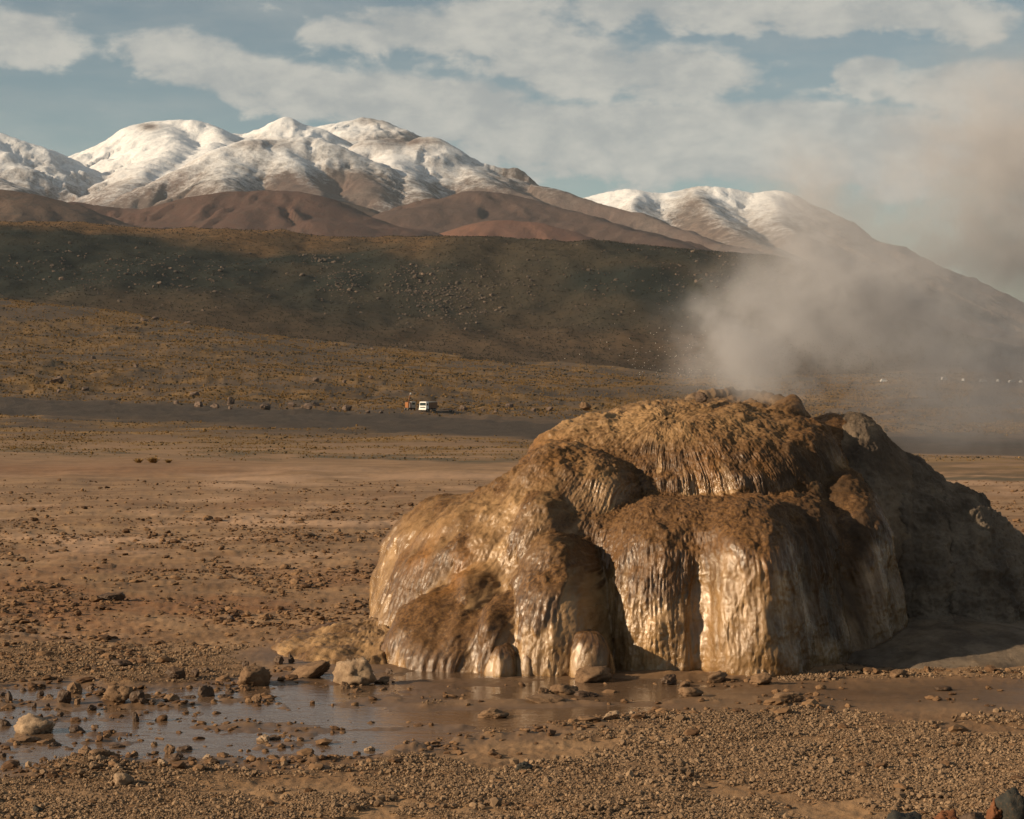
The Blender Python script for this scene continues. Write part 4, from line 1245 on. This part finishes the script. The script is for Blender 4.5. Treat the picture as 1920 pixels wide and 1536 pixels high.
for i, (px, py, w, h) in enumerate(FB):
    d = find_d(px, py)
    sx = w / F * d * .5; sz = h / F * d * .62
    x = (px - 960) / F * d
    o = link('boulder', rock_mesh(i % 14, 'scree', 3), None, (x, d + sx * .3, gz(x, d + sx * .3) + sz * .45), (0, 0, i * 1.3), (sx, sx * .8, sz))
    if (px, py) in NAMED:
        tag(o, NAMED[(px, py)], 'boulder')
    elif py > 730:
        tag(o, 'small brown boulder in the broken line above the dark track', 'boulder', 'boulders along the dark track')
    else:
        tag(o, 'small dark boulder lying on the tawny grass slope', 'boulder', 'boulders on the tawny slope')


ORD = ['first', 'second', 'third', 'fourth', 'fifth', 'sixth', 'seventh', 'eighth', 'ninth', 'tenth', 'eleventh', 'twelfth', 'thirteenth', 'fourteenth', 'fifteenth', 'sixteenth',
       'seventeenth', 'eighteenth', 'nineteenth', 'twentieth', 'twenty-first', 'twenty-second', 'twenty-third', 'twenty-fourth', 'twenty-fifth']


def number_off(group, phrase):
    """look-alikes in a row are told apart by their place in it, counted from the left frame edge"""
    m_ = sorted([o for o in COL.objects if o.get('group') == group], key=lambda o: o.location.x / o.location.y)
    for i_, o in enumerate(m_):
        o['label'] = phrase % ORD[i_]


number_off('rocks along the far left pool shore', '%s small rock, counted from the left, along the far left pool shore')
number_off('stones in the left shallows', '%s small stone, counted from the left, in the shallows of the left pool')
number_off('dark stones on the wet bank', '%s small dark stone, counted from the left, on the wet bank by the slanting slab')
number_off('low stones at the mound foot', '%s small low stone, counted from the left, at the wet mound foot')
number_off('boulders along the dark track', '%s small boulder, counted from the left, in the line above the dark track')
number_off('boulders on the tawny slope', '%s small boulder, counted from the left, on the tawny grass slope')


# ------------------------------------------------------------------ scatter helper (stuff only)
def scatter(name, protos, pts, rots, scales, idx, label):
    pc = bpy.data.collections.new(name + '_kinds')
    for i, me in enumerate(protos):
        o = bpy.data.objects.new(name + '_kind', me)
        pc.objects.link(o)
    me = bpy.data.meshes.new(name)
    me.vertices.add(len(pts)); me.vertices.foreach_set('co', np.ascontiguousarray(pts, np.float32).ravel())
    a = me.attributes.new('rot', 'FLOAT_VECTOR', 'POINT'); a.data.foreach_set('vector', np.ascontiguousarray(rots, np.float32).ravel())
    a = me.attributes.new('scl', 'FLOAT_VECTOR', 'POINT'); a.data.foreach_set('vector', np.ascontiguousarray(scales, np.float32).ravel())
    a = me.attributes.new('idx', 'INT', 'POINT'); a.data.foreach_set('value', np.ascontiguousarray(idx, np.int32))
    o = link(name, me)
    ng = bpy.data.node_groups.new(name + '_scatter', 'GeometryNodeTree')
    ng.interface.new_socket('Geometry', in_out='INPUT', socket_type='NodeSocketGeometry')
    ng.interface.new_socket('Geometry', in_out='OUTPUT', socket_type='NodeSocketGeometry')
    k = NT(ng)
    gi = k.n('NodeGroupInput'); go = k.n('NodeGroupOutput')
    ci = k.n('GeometryNodeCollectionInfo', {'Collection': pc, 'Separate Children': True, 'Reset Children': True})
    def na(nm, dt):
        nd = k.n('GeometryNodeInputNamedAttribute', {'Name': nm}, data_type=dt)
        return nd.outputs[0]
    ip = k.n('GeometryNodeInstanceOnPoints', {'Points': gi.outputs[0], 'Instance': ci.outputs[0], 'Pick Instance': True, 'Instance Index': na('idx', 'INT'),
                                               'Rotation': na('rot', 'FLOAT_VECTOR'), 'Scale': na('scl', 'FLOAT_VECTOR')})
    k.L.new(ip.outputs[0], go.inputs[0])
    md = o.modifiers.new('scatter', 'NODES'); md.node_group = ng
    return tag(o, label, kind='stuff')


def pebble_material(name, a, b_):
    m, k, b, _ = material(name)
    t = k.attr('tone')
    oi = k.n('ShaderNodeObjectInfo').outputs['Random']
    pos = k.n('ShaderNodeNewGeometry').outputs['Position']
    big = k.noise(pos, 1.1, 4, 0.6)
    c = k.mix(k.m('ADD', k.m('MULTIPLY', t, 0.75), k.m('MULTIPLY', k.m('SUBTRACT', big, 0.4), 0.8), clamp=True), a, b_)
    c = k.mix(k.m('MULTIPLY', oi, 0.25), c, a)
    k.put(b.inputs['Base Color'], c)
    b.inputs['Roughness'].default_value = 0.9
    b.inputs['Specular IOR Level'].default_value = 0.25
    return m


M_PEB = pebble_material('sinter_gravel', (0.098, 0.062, 0.036), (0.285, 0.196, 0.120))


def clump(seed, n, spread, size, mat, sub=1, flat=0.75):
    r = np.random.RandomState(seed)
    co, fc = ICO[sub]
    V = []; Fc = []; Tn = []
    for i in range(n):
        s = size * np.exp(r.normal(0, 0.38))
        jit = 1 + r.uniform(-.28, .28, (len(co), 1))
        a = r.uniform(0, 6.28); q = np.array([[math.cos(a), -math.sin(a), 0], [math.sin(a), math.cos(a), 0], [0, 0, 1]])
        p = (co * jit * np.array([1, r.uniform(.65, 1), flat * r.uniform(.7, 1.1)])) @ q.T * s
        an = r.uniform(0, 6.28); rr = spread * math.sqrt(r.rand())
        p = p + np.array([rr * math.cos(an), rr * math.sin(an), s * 0.30])
        V.append(p); Fc.append(fc + i * len(co)); Tn.append(np.full(len(co), r.rand()))
    return raw_mesh('clump', np.vstack(V), np.vstack(Fc), mat, False, {'tone': np.concatenate(Tn)})


def near_points(n, seed, d0, d1, px0=-300, px1=2250, power=1.0):
    r = np.random.RandomState(seed)
    y = d0 + (d1 - d0) * r.rand(n) ** power
    px = r.uniform(px0, px1, n)
    x = (px - 960) / F * y
    g = ground_all(x, y)
    return r, x, y, g


# gravel on the near shore and round the pool
r, x, y, g = near_points(42000, 3, 8.2, 16.2)
dens = 0.62 + 0.38 * sst(fbm2(x * 0.9, y * 0.9, 3), -0.35, 0.25)
dens *= np.where(y > 13.2, 0.55, 1.0)
ok = (g['z'] > WATER_Z + 0.006) & (g['wet'] < 0.30) & (r.rand(len(x)) < dens)
p3 = np.stack([x, y, g['z']], 1)
ok &= mound_f(p3 + np.array([0, 0, .02])) > 0.06
p3 = p3[ok]; nn = len(p3)
protos = [clump(50 + i, 30, 0.085, 0.0034 + 0.0010 * (i % 4), M_PEB) for i in range(7)]
sc_ = np.exp(r.normal(0, 0.40, nn) - 0.28)[:, None] * np.ones(3)
scatter('gravel', protos, p3, np.stack([np.zeros(nn), np.zeros(nn), r.uniform(0, 6.28, nn)], 1), sc_, r.randint(0, 7, nn), 'crumbly tan sinter gravel covering the near shore')

# coarser crumbs: shore crust, and clods over the rough flat behind the pool
M_CLOD = pebble_material('clod_crust', (0.070, 0.037, 0.018), (0.215, 0.130, 0.068))
crumb = []
for i in range(8):
    p, fc = rock_shape(300 + i, 2, 1.3, 9)
    p[:, 2] = p[:, 2] * 0.62 + 0.35
    crumb.append(raw_mesh('crumb', p, fc, M_CLOD, False, {'tone': np.full(len(p), (i * 0.37) % 1.0)}))
pts = []; scl = []
r, x, y, g = near_points(16000, 11, 8.4, 14.4)
bank = np.exp(-((g['sd'] - 0.10) / 0.22) ** 2) * 0.9 + 0.05 + 0.10 * sst(fbm2(x * 1.5, y * 1.5, 3), 0.1, 0.5)
left = sst(-x, 0.3, 2.0) * (g['sd'] < 0.15) * 0.34
ok = (r.rand(len(x)) < bank * sst(fbm2(x * 2 + 7, y * 2, 2), -0.35, 0.35) + left) & (g['z'] > WATER_Z - 0.035) & (g['wet'] < 1.1)
q3 = np.stack([x, y, g['z']], 1); ok &= (mound_f(q3) > 0.05)
q3 = q3[ok]; s_ = 0.008 * np.exp(np.abs(r.normal(0, 0.6, len(q3))))
pts.append(q3); scl.append(s_)
r2 = np.random.RandomState(21)
n = 60000
y = np.exp(r2.uniform(math.log(14.6), math.log(46), n)); px = r2.uniform(-350, 2250, n); x = (px - 960) / F * y
g = ground_all(x, y)
dn = (0.12 + 0.88 * sst(fbm2(x * 0.55 + 3, y * 0.4, 4, 0.6), -0.2, 0.4)) * (1 - 0.7 * sst(y, 24, 40))
dn = dn * np.where(y < 16.5, 0.7, 1.0)
ok = (r2.rand(n) < dn) & (g['wet'] < 0.5) & (g['sd'] > 0.05)
q3 = np.stack([x, y, g['z']], 1); ok &= mound_f(q3) > 0.08
q3 = q3[ok]; s_ = np.minimum(0.0075 * np.exp(np.abs(r2.normal(0, 0.66, len(q3)))), 0.05)
pts.append(q3); scl.append(s_)
pts = np.vstack(pts); scl = np.concatenate(scl); nn = len(pts)
rr_ = np.random.RandomState(4)
scatter('clods', crumb, pts, np.stack([rr_.uniform(-.2, .2, nn), rr_.uniform(-.2, .2, nn), rr_.uniform(0, 6.28, nn)], 1),
        scl[:, None] * np.stack([rr_.uniform(.9, 1.6, nn), rr_.uniform(.8, 1.3, nn), rr_.uniform(.6, 1.3, nn)], 1), rr_.randint(0, 8, nn), 'brown clods and crust crumbs littering the flat and pool shore')

# tussock grass and shrubs on the valley floor and slopes
M_TUFT = pebble_material('straw_tussock', (0.13, 0.078, 0.029), (0.33, 0.207, 0.077))
M_TOLA = pebble_material('dark_shrub', (0.022, 0.021, 0.013), (0.060, 0.047, 0.027))


def tuft(seed, mat, n=26, wide=0.75, bw=0.11):
    r = np.random.RandomState(seed); V = []; Fc = []; Tn = []
    for i in range(n):
        a = r.uniform(0, 6.28); lean = r.uniform(0.1, wide); hgt = r.uniform(.6, 1.0)
        b0 = np.array([math.cos(a) * .25, math.sin(a) * .25, -0.1]); tip = np.array([math.cos(a) * lean, math.sin(a) * lean, hgt])
        w = np.array([-math.sin(a), math.cos(a), 0]) * bw
        V += [b0 - w, b0 + w, tip * .6 + b0 * .4 + w * 1.2, tip]; o = len(V) - 4
        Fc.append([o, o + 1, o + 2, o + 3]); Tn += [r.rand()] * 4
    return raw_mesh('tuft', np.array(V), np.array(Fc), mat, False, {'tone': np.array(Tn)})


tufts = [tuft(i, M_TUFT) for i in range(4)] + [tuft(9 + i, M_TOLA, 24, 0.9) for i in range(3)]
r = np.random.RandomState(77)
n = 80000
y = np.exp(r.uniform(math.log(75), math.log(1900), n))
n2_ = 70000
y = np.concatenate([y, r.uniform(620, 1780, n2_)]); n = n + n2_
px = r.uniform(-250, 2200, n); x = (px - 960) / F * y
g = ground_all(x, y)
pg = np.clip(g['grass'] * 0.85 + g['dark'] * 0.8 + 0.22 * (y > 600), 0, 1) * (1 - g['road']) * np.where(y < 110, 0.45, 1.0)
ok = r.rand(n) < pg
shr = (r.rand(n) < np.where(g['dark'] > 0.3, 0.3, 0.14 + 0.34 * sst(fbm2(px / 150, g['yb'] / 9, 3), 0.0, 0.4)))
q3 = np.stack([x, y, g['z']], 1)[ok]; sh = shr[ok]; yy = y[ok]
base_h = np.interp(yy, [70, 150, 400, 900, 1900], [0.035, 0.065, 0.20, 0.52, 0.8])
s_ = base_h * np.exp(r.normal(0, .3, len(q3)))
idx = np.where(sh, 4 + r.randint(0, 3, len(q3)), r.randint(0, 4, len(q3)))
scatter('tussock_grass', tufts, q3, np.stack([0 * s_, 0 * s_, r.uniform(0, 6.28, len(s_))], 1), np.stack([s_ * 1.3, s_ * 1.3, s_], 1), idx, 'golden straw tussocks and dark low shrubs over the valley slope')

# boulders and shrubs strewn over the dark ridge
M_SCREE2 = pebble_material('ridge_boulder', (0.045, 0.038, 0.032), (0.165, 0.122, 0.094))
bl = []
for i in range(6):
    p, fc = rock_shape(400 + i, 2, 1.2, 8)
    bl.append(raw_mesh('boulder', p, fc, M_SCREE2, False, {'tone': np.full(len(p), (i * 0.29) % 1)}))
bl += [tuft(30 + i, M_TOLA, 20, 1.0) for i in range(2)]
r = np.random.RandomState(99)
n = 75000
y = r.uniform(1760, 2600, n); px = r.uniform(-200, 2100, n); x = (px - 960) / F * y
z, t = ridge_z(x, y)
gg = ground_all(x, y)['z']
py = HZ + (EYE - z) / y * F
C_ = [(640, 530, 40, 28, 1.0), (775, 525, 45, 22, 1.0), (800, 560, 60, 25, .7), (870, 560, 60, 30, .6), (600, 485, 30, 9, .7), (860, 590, 60, 15, .5), (900, 540, 120, 45, .28), (120, 510, 120, 35, .18), (350, 520, 150, 35, .2), (1150, 530, 260, 50, .14), (1320, 520, 120, 40, .15)]
w = 0.012 + 0 * px
for (cx, cyy, sx, sy, am) in C_:
    w = w + am * np.exp(-((px - cx) / sx) ** 2 - ((py - cyy) / sy) ** 2)
isrock = r.rand(n) < w * 0.6
bush = (~isrock) & (r.rand(n) < 0.42)
ok = (isrock | bush) & (z > gg + 0.5)
q3 = np.stack([x, y, z + 0.2], 1)[ok]; ir = isrock[ok]; m_ = len(q3)
s_ = np.where(ir, np.minimum(0.55 * np.exp(np.abs(r.normal(0, .55, m_))), 2.6), r.uniform(.5, 1.25, m_))
idx = np.where(ir, r.randint(0, 6, m_), 6 + r.randint(0, 2, m_))
scatter('ridge_boulders', bl, q3, np.stack([0 * s_, 0 * s_, r.uniform(0, 6.28, m_)], 1), np.stack([s_ * 1.2, s_, s_ * r.uniform(.7, 1.1, m_)], 1), idx, 'pale boulders and dark shrubs strewn over the dark ridge')

# straw tufts standing by the far rill
for i, (px, py, s_, lab) in enumerate([(260, 868, 0.16, 'small golden grass tuft by the far rill, left of its bigger twin'), (287, 868, 0.21, 'round golden grass tuft by the far rill on the flat'), (316, 868, 0.13, 'low golden grass tuft by the far rill, right end of three')]):
    d = find_d(px, py, 40, 400)
    x = (px - 960) / F * d
    t = tag(empty('grass_tuft', (x, d, gz(x, d))), lab, 'grass tuft')
    o = link('blades', tuft(60 + i, M_TUFT, 150, 1.2, 0.05), t, (0, 0, 0), None, (s_ * 1.3, s_ * 1.3, s_))


# ------------------------------------------------------------------ vehicles
def box_mesh(name, mat, x0, x1, y0, y1, z0, z1, bev=0.04, taper=None):
    import bmesh
    bm = bmesh.new()
    vs_ = [bm.verts.new((x, y, z)) for z in (z0, z1) for y in (y0, y1) for x in (x0, x1)]
    if taper:
        for v in vs_[4:]:
            v.co.x *= taper[0]
            if v.co.y < (y0 + y1) / 2: v.co.y += taper[1]
            else: v.co.y -= taper[2]
    for f in ((0, 2, 3, 1), (4, 5, 7, 6), (0, 1, 5, 4), (2, 6, 7, 3), (0, 4, 6, 2), (1, 3, 7, 5)):
        bm.faces.new([vs_[i] for i in f])
    if bev: bmesh.ops.bevel(bm, geom=bm.edges[:], offset=bev, segments=2, affect='EDGES', profile=0.6)
    me = bpy.data.meshes.new(name); bm.to_mesh(me); bm.free()
    me.materials.append(mat); return me


def wheel_mesh(name, mat, r, w, seg=20):
    import bmesh
    bm = bmesh.new()
    from mathutils import Matrix
    bmesh.ops.create_cone(bm, cap_ends=True, segments=seg, radius1=r, radius2=r, depth=w, matrix=Matrix.Rotation(math.pi / 2, 4, 'Y'))
    bmesh.ops.bevel(bm, geom=[e for e in bm.edges if len(e.link_faces) == 2 and abs(e.calc_face_angle(0)) > 1], offset=0.05, segments=2, affect='EDGES')
    me = bpy.data.meshes.new(name); bm.to_mesh(me); bm.free(); me.materials.append(mat); return me


V_WHITE = simple('white_paint', (0.72, 0.72, 0.70), 0.35, vary=.06, scale=3)
V_GLASS = simple('dark_glass', (0.03, 0.045, 0.042), 0.08)
V_BLACK = simple('black_rubber', (0.018, 0.018, 0.018), 0.75, vary=.2)
V_GRILLE = simple('dark_grille', (0.05, 0.05, 0.05), 0.5)
V_STEEL = simple('grey_steel', (0.30, 0.29, 0.26), 0.5, 0.2, .15)
V_BROWN = simple('rusty_body', (0.16, 0.075, 0.03), 0.75, vary=.3, scale=2)
V_ORANGE = simple('orange_paint', (0.24, 0.095, 0.028), 0.5, vary=.2, scale=2)
V_LAMP = simple('lamp_glass', (0.8, 0.8, 0.78), 0.15)


def ground_spot(px, py):
    d = find_d(px, py, 200, 1690)
    x = (px - 960) / F * d
    return (x, d, gz(x, d))


tr = tag(empty('truck', ground_spot(795, 772), math.radians(-24)), 'white cab-over truck parked on the dark track with a rusty brown load bed', 'truck')
link('cab', box_mesh('cab', V_WHITE, -1.2, 1.2, -1.0, 0.9, 0.75, 3.0, 0.10, (0.93, 0.28, 0.0)), tr)
link('windscreen', box_mesh('windscreen', V_GLASS, -1.0, 1.0, -0.93, -0.72, 1.82, 2.68, 0.03, (0.96, 0.12, -0.12)), tr)
gr_ = link('grille', box_mesh('grille', V_GRILLE, -0.8, 0.8, -1.06, -0.98, 1.15, 1.45, 0.01), tr)
link('bumper', box_mesh('bumper', V_WHITE, -1.22, 1.22, -1.14, -0.95, 0.5, 0.9, 0.04), tr)
for s in (-1, 1):
    link('headlight', box_mesh('headlight', V_LAMP, s * .95 - .17, s * .95 + .17, -1.16, -1.12, .62, .8, .01), tr)
    dr = link('door', box_mesh('door', V_WHITE, s * 1.2 - .03, s * 1.2 + .03, -.6, .6, .95, 1.75, .01), tr)
    link('window', box_mesh('window', V_GLASS, s * 1.17 - .03, s * 1.17 + .03, -.45, .5, 1.82, 2.5, .01), dr)
    link('mirror', box_mesh('mirror', V_BLACK, s * 1.42 - .1, s * 1.42 + .1, -1.0, -.92, 1.8, 2.35, .01), tr)
link('chassis', box_mesh('chassis', V_BLACK, -.5, .5, -.6, 6.6, .6, .95, .03), tr)
link('load_bed', box_mesh('load_bed', V_BROWN, -1.22, 1.22, 1.15, 6.7, 1.0, 2.75, .05), tr)
link('bed_rail', box_mesh('bed_rail', V_STEEL, -1.27, 1.27, 1.1, 6.75, 2.76, 2.9, .03), tr)
for s in (-1, 1):
    for yy in (-.1, 4.3, 5.5):
        wh = link('wheel', wheel_mesh('tyre', V_BLACK, .5, .34), tr, (s * 1.03, yy, .5))
        link('rim', wheel_mesh('rim', V_STEEL, .27, .36, 14), wh)

rg = tag(empty('crane_truck', ground_spot(771, 770), math.radians(18)), 'orange and grey crane vehicle with raised boom left of the white truck', 'crane truck')
link('cabin', box_mesh('cabin', V_STEEL, -.2, 1.15, -1.0, .9, .8, 2.7, .06), rg)
link('window', box_mesh('window', V_GLASS, 0.0, .95, -1.05, -.98, 1.75, 2.4, .01), rg)
link('engine_housing', box_mesh('engine_housing', V_ORANGE, -1.25, -.25, -1.0, 2.6, .8, 2.5, .06), rg)
link('stripe', box_mesh('stripe', V_WHITE, -.85, -.6, -1.04, -.98, .85, 2.2, .01), rg)
link('chassis', box_mesh('chassis', V_BLACK, -1.0, 1.0, -.8, 4.5, .45, .8, .03), rg)
bo = link('boom', box_mesh('boom', V_ORANGE, -.12, .12, -.12, .12, 0, 2.6, .02), rg, (-.9, .2, 2.4), (0.0, math.radians(16), 0))
link('boom_tip', box_mesh('boom_tip', V_WHITE, -.16, .16, -.16, .16, 0, .5, .02), bo, (0, 0, 2.55))
for s in (-1, 1):
    for yy in (-.2, 3.4):
        wh = link('wheel', wheel_mesh('tyre', V_BLACK, .48, .34), rg, (s * .95, yy, .48))
        link('rim', wheel_mesh('rim', V_STEEL, .25, .36, 14), wh)

lt = tag(empty('flat_trailer', ground_spot(842, 773), math.radians(84)), 'low orange flat trailer on the track in the shadow of the white truck', 'trailer')
link('deck', box_mesh('deck', V_ORANGE, -1.1, 1.1, -1.6, 1.6, .55, .8, .03), lt)
link('drawbar', box_mesh('drawbar', V_BLACK, -.1, .1, 1.6, 3.0, .5, .62, .01), lt)
for s in (-1, 1):
    wh = link('wheel', wheel_mesh('tyre', V_BLACK, .4, .28), lt, (s * .95, -.5, .4))
    link('rim', wheel_mesh('rim', V_STEEL, .22, .3, 14), wh)


def van_proto():
    e = empty('parked_van')
    link('body', box_mesh('body', V_WHITE, -2.4, 2.4, -.95, .95, .45, 1.35, .12), e)
    link('cabin', box_mesh('cabin', V_WHITE, -1.9, 1.7, -.88, .88, 1.3, 2.2, .12, (.9, .12, .12)), e)
    link('window', box_mesh('window', V_GLASS, -1.5, 1.4, -.96, -.80, 1.42, 1.9, .02), e)
    for sx in (-1.5, 1.5):
        for sy in (-.85, .85):
            link('wheel', wheel_mesh('tyre', V_BLACK, .38, .26), e, (sx, sy, .38), (0, 0, math.pi / 2))
    return e


def copy_tree(o, parent=None):
    c = o.copy(); COL.objects.link(c); c.parent = parent
    for ch in list(o.children):
        copy_tree(ch, c)
    return c


van0 = van_proto()
VANS = [(1657, 690, 'white van parked apart under the steam, nearest the mound of the far parked row'), (1770, 695, None), (1806, 695, None), (1843, 697, None), (1872, 696, None), (1897, 698, None), (1914, 698, None)]
for i, (px, py, lab) in enumerate(VANS):
    v = van0 if i == 0 else copy_tree(van0)
    d = 1460.0 - 3 * i
    x = (px - 960) / F * d
    v.location = (x, d, gz(x, d)); v.rotation_euler = (0, 0, math.radians([8, 30, 75, 10, 60, 20, 85][i]))
    tag(v, lab or '%s tiny white van, counted from the left, in the far parked row' % ORD[i - 1], 'van', 'vehicles parked far across the plain')


# ------------------------------------------------------------------ steam and droplets
def steam():
    vd = bpy.data.volumes.new('steam')
    o = link('steam', vd)
    m = bpy.data.materials.new('steam'); m.use_nodes = True
    t = m.node_tree; t.nodes.clear(); k = NT(t)
    out = k.n('ShaderNodeOutputMaterial')
    pv = k.n('ShaderNodeVolumePrincipled', {'Color': (0.71, 0.72, 0.76, 1), 'Density': 1.0, 'Anisotropy': 0.15})
    k.L.new(pv.outputs[0], out.inputs['Volume'])
    ng = bpy.data.node_groups.new('steam_field', 'GeometryNodeTree')
    ng.interface.new_socket('Geometry', in_out='INPUT', socket_type='NodeSocketGeometry')
    ng.interface.new_socket('Geometry', in_out='OUTPUT', socket_type='NodeSocketGeometry')
    k = NT(ng)
    go = k.n('NodeGroupOutput')
    pos = k.n('GeometryNodeInputPosition').outputs[0]
    na = k.noise(pos, 1.3, 4.0, 0.55, 0.6)
    nb = k.noise(pos, 4.8, 5.0, 0.65, 0.8)
    wv = k.n('ShaderNodeTexNoise', {'Scale': 0.8, 'Detail': 3.0, 'Vector': pos}).outputs[1]
    wp = k.v('ADD', pos, k.v('MULTIPLY', k.v('SUBTRACT', wv, (.5, .5, .5)), (1.1, 0.9, 0.9)))
    D0 = 17.2
    PUFF = [  # column, row, half-width px, half-height px, depth radius m, density
        (1400, 722, 85, 24, .5, .6), (1400, 695, 80, 40, .45, .8), (1365, 650, 80, 58, .5, .7), (1430, 600, 105, 65, .65, .65), (1520, 650, 110, 60, .7, .8), (1330, 620, 45, 40, .4, .5), (1500, 560, 90, 55, .6, .7),
        (1620, 560, 130, 65, .8, .85), (1690, 660, 130, 40, .9, .55), (1700, 560, 120, 60, .8, .6), (1840, 640, 160, 70, 1.0, .95), (1580, 480, 110, 70, .9, .55), (1700, 480, 120, 60, .8, .6),
        (1510, 350, 70, 70, .8, .80), (1560, 420, 90, 60, .9, .60), (1810, 300, 130, 100, 1.0, .6), (1900, 230, 130, 90, 1.0, .42), (1780, 430, 130, 80, 1.0, .6), (1950, 420, 150, 160, 1.0, .6), (1620, 725, 190, 26, .9, .35), (1850, 740, 200, 45, 1.0, .48), (1800, 805, 200, 50, .9, .35),
        (2120, 500, 260, 240, 1.2, .5), (2100, 250, 220, 200, 1.2, .45)]
    dens = None
    for (px, py, rx, ry, rd, am) in PUFF:
        c = at(px, py, D0 + (px - 1395) / 600.0 * 0.8)
        dv = k.v('DIVIDE', k.v('SUBTRACT', wp, tuple(c)), (rx / F * D0, rd, ry / F * D0))
        q = k.v('DOT_PRODUCT', dv, dv)
        g = k.m('MULTIPLY', k.m('POWER', 2.718, k.m('MULTIPLY', q, -1.0)), am)
        dens = g if dens is None else k.m('ADD', dens, g)
    holes = k.ss(k.m('ADD', k.m('MULTIPLY', na, 0.52), k.m('MULTIPLY', nb, 0.48)), 0.44, 0.58, 0.02, 2.0)
    dens = k.m('MULTIPLY', dens, holes)
    dens = k.m('MAXIMUM', k.m('SUBTRACT', k.m('MULTIPLY', dens, STEAM), 0.012), 0.0)
    vc = k.n('GeometryNodeVolumeCube', {'Density': dens, 'Background': 0.0, 'Min': (1.0, 15.0, 1.15), 'Max': (7.6, 20.6, 5.4), 'Resolution X': 190, 'Resolution Y': 100, 'Resolution Z': 135})
    sm = k.n('GeometryNodeSetMaterial', {'Geometry': vc.outputs[0], 'Material': m})
    k.L.new(sm.outputs[0], go.inputs[0])
    vd.materials.append(m)
    md = o.modifiers.new('steam', 'NODES'); md.node_group = ng
    return tag(o, 'pale grey steam rising from the vent and drifting to the right', kind='stuff')


STEAM = 1.2
steam()

# spray thrown up by the vent
r = np.random.RandomState(12)
co, fc = ICO[1]
V = []; Fc = []
for i in range(170):
    px = r.normal(1270, 70); py = 705 - abs(r.normal(0, 55)); d = r.uniform(16.3, 17.4)
    s_ = r.uniform(.0012, .0032)
    V.append(co * s_ + at(px, py, d)); Fc.append(fc + i * len(co))
M_DROP = simple('water_drops', (0.75, 0.72, 0.68), 0.15)
tag(link('spray_droplets', raw_mesh('spray_droplets', np.vstack(V), np.vstack(Fc), M_DROP, True)), 'fine water droplets sprayed into the air left of the steam', kind='stuff')

# ------------------------------------------------------------------ haze over the valley
hz = bpy.data.materials.new('haze'); hz.use_nodes = True
t = hz.node_tree; t.nodes.clear(); k = NT(t)
out = k.n('ShaderNodeOutputMaterial')
pv = k.n('ShaderNodeVolumePrincipled', {'Color': (0.72, 0.86, 1.0, 1), 'Density': 1.3e-5, 'Anisotropy': 0.0})
k.L.new(pv.outputs[0], out.inputs['Volume'])
tag(link('haze', box_mesh('haze', hz, -9000, 9000, -60, 20500, -260, 1750, 0)), 'thin morning haze filling the valley', kind='stuff')
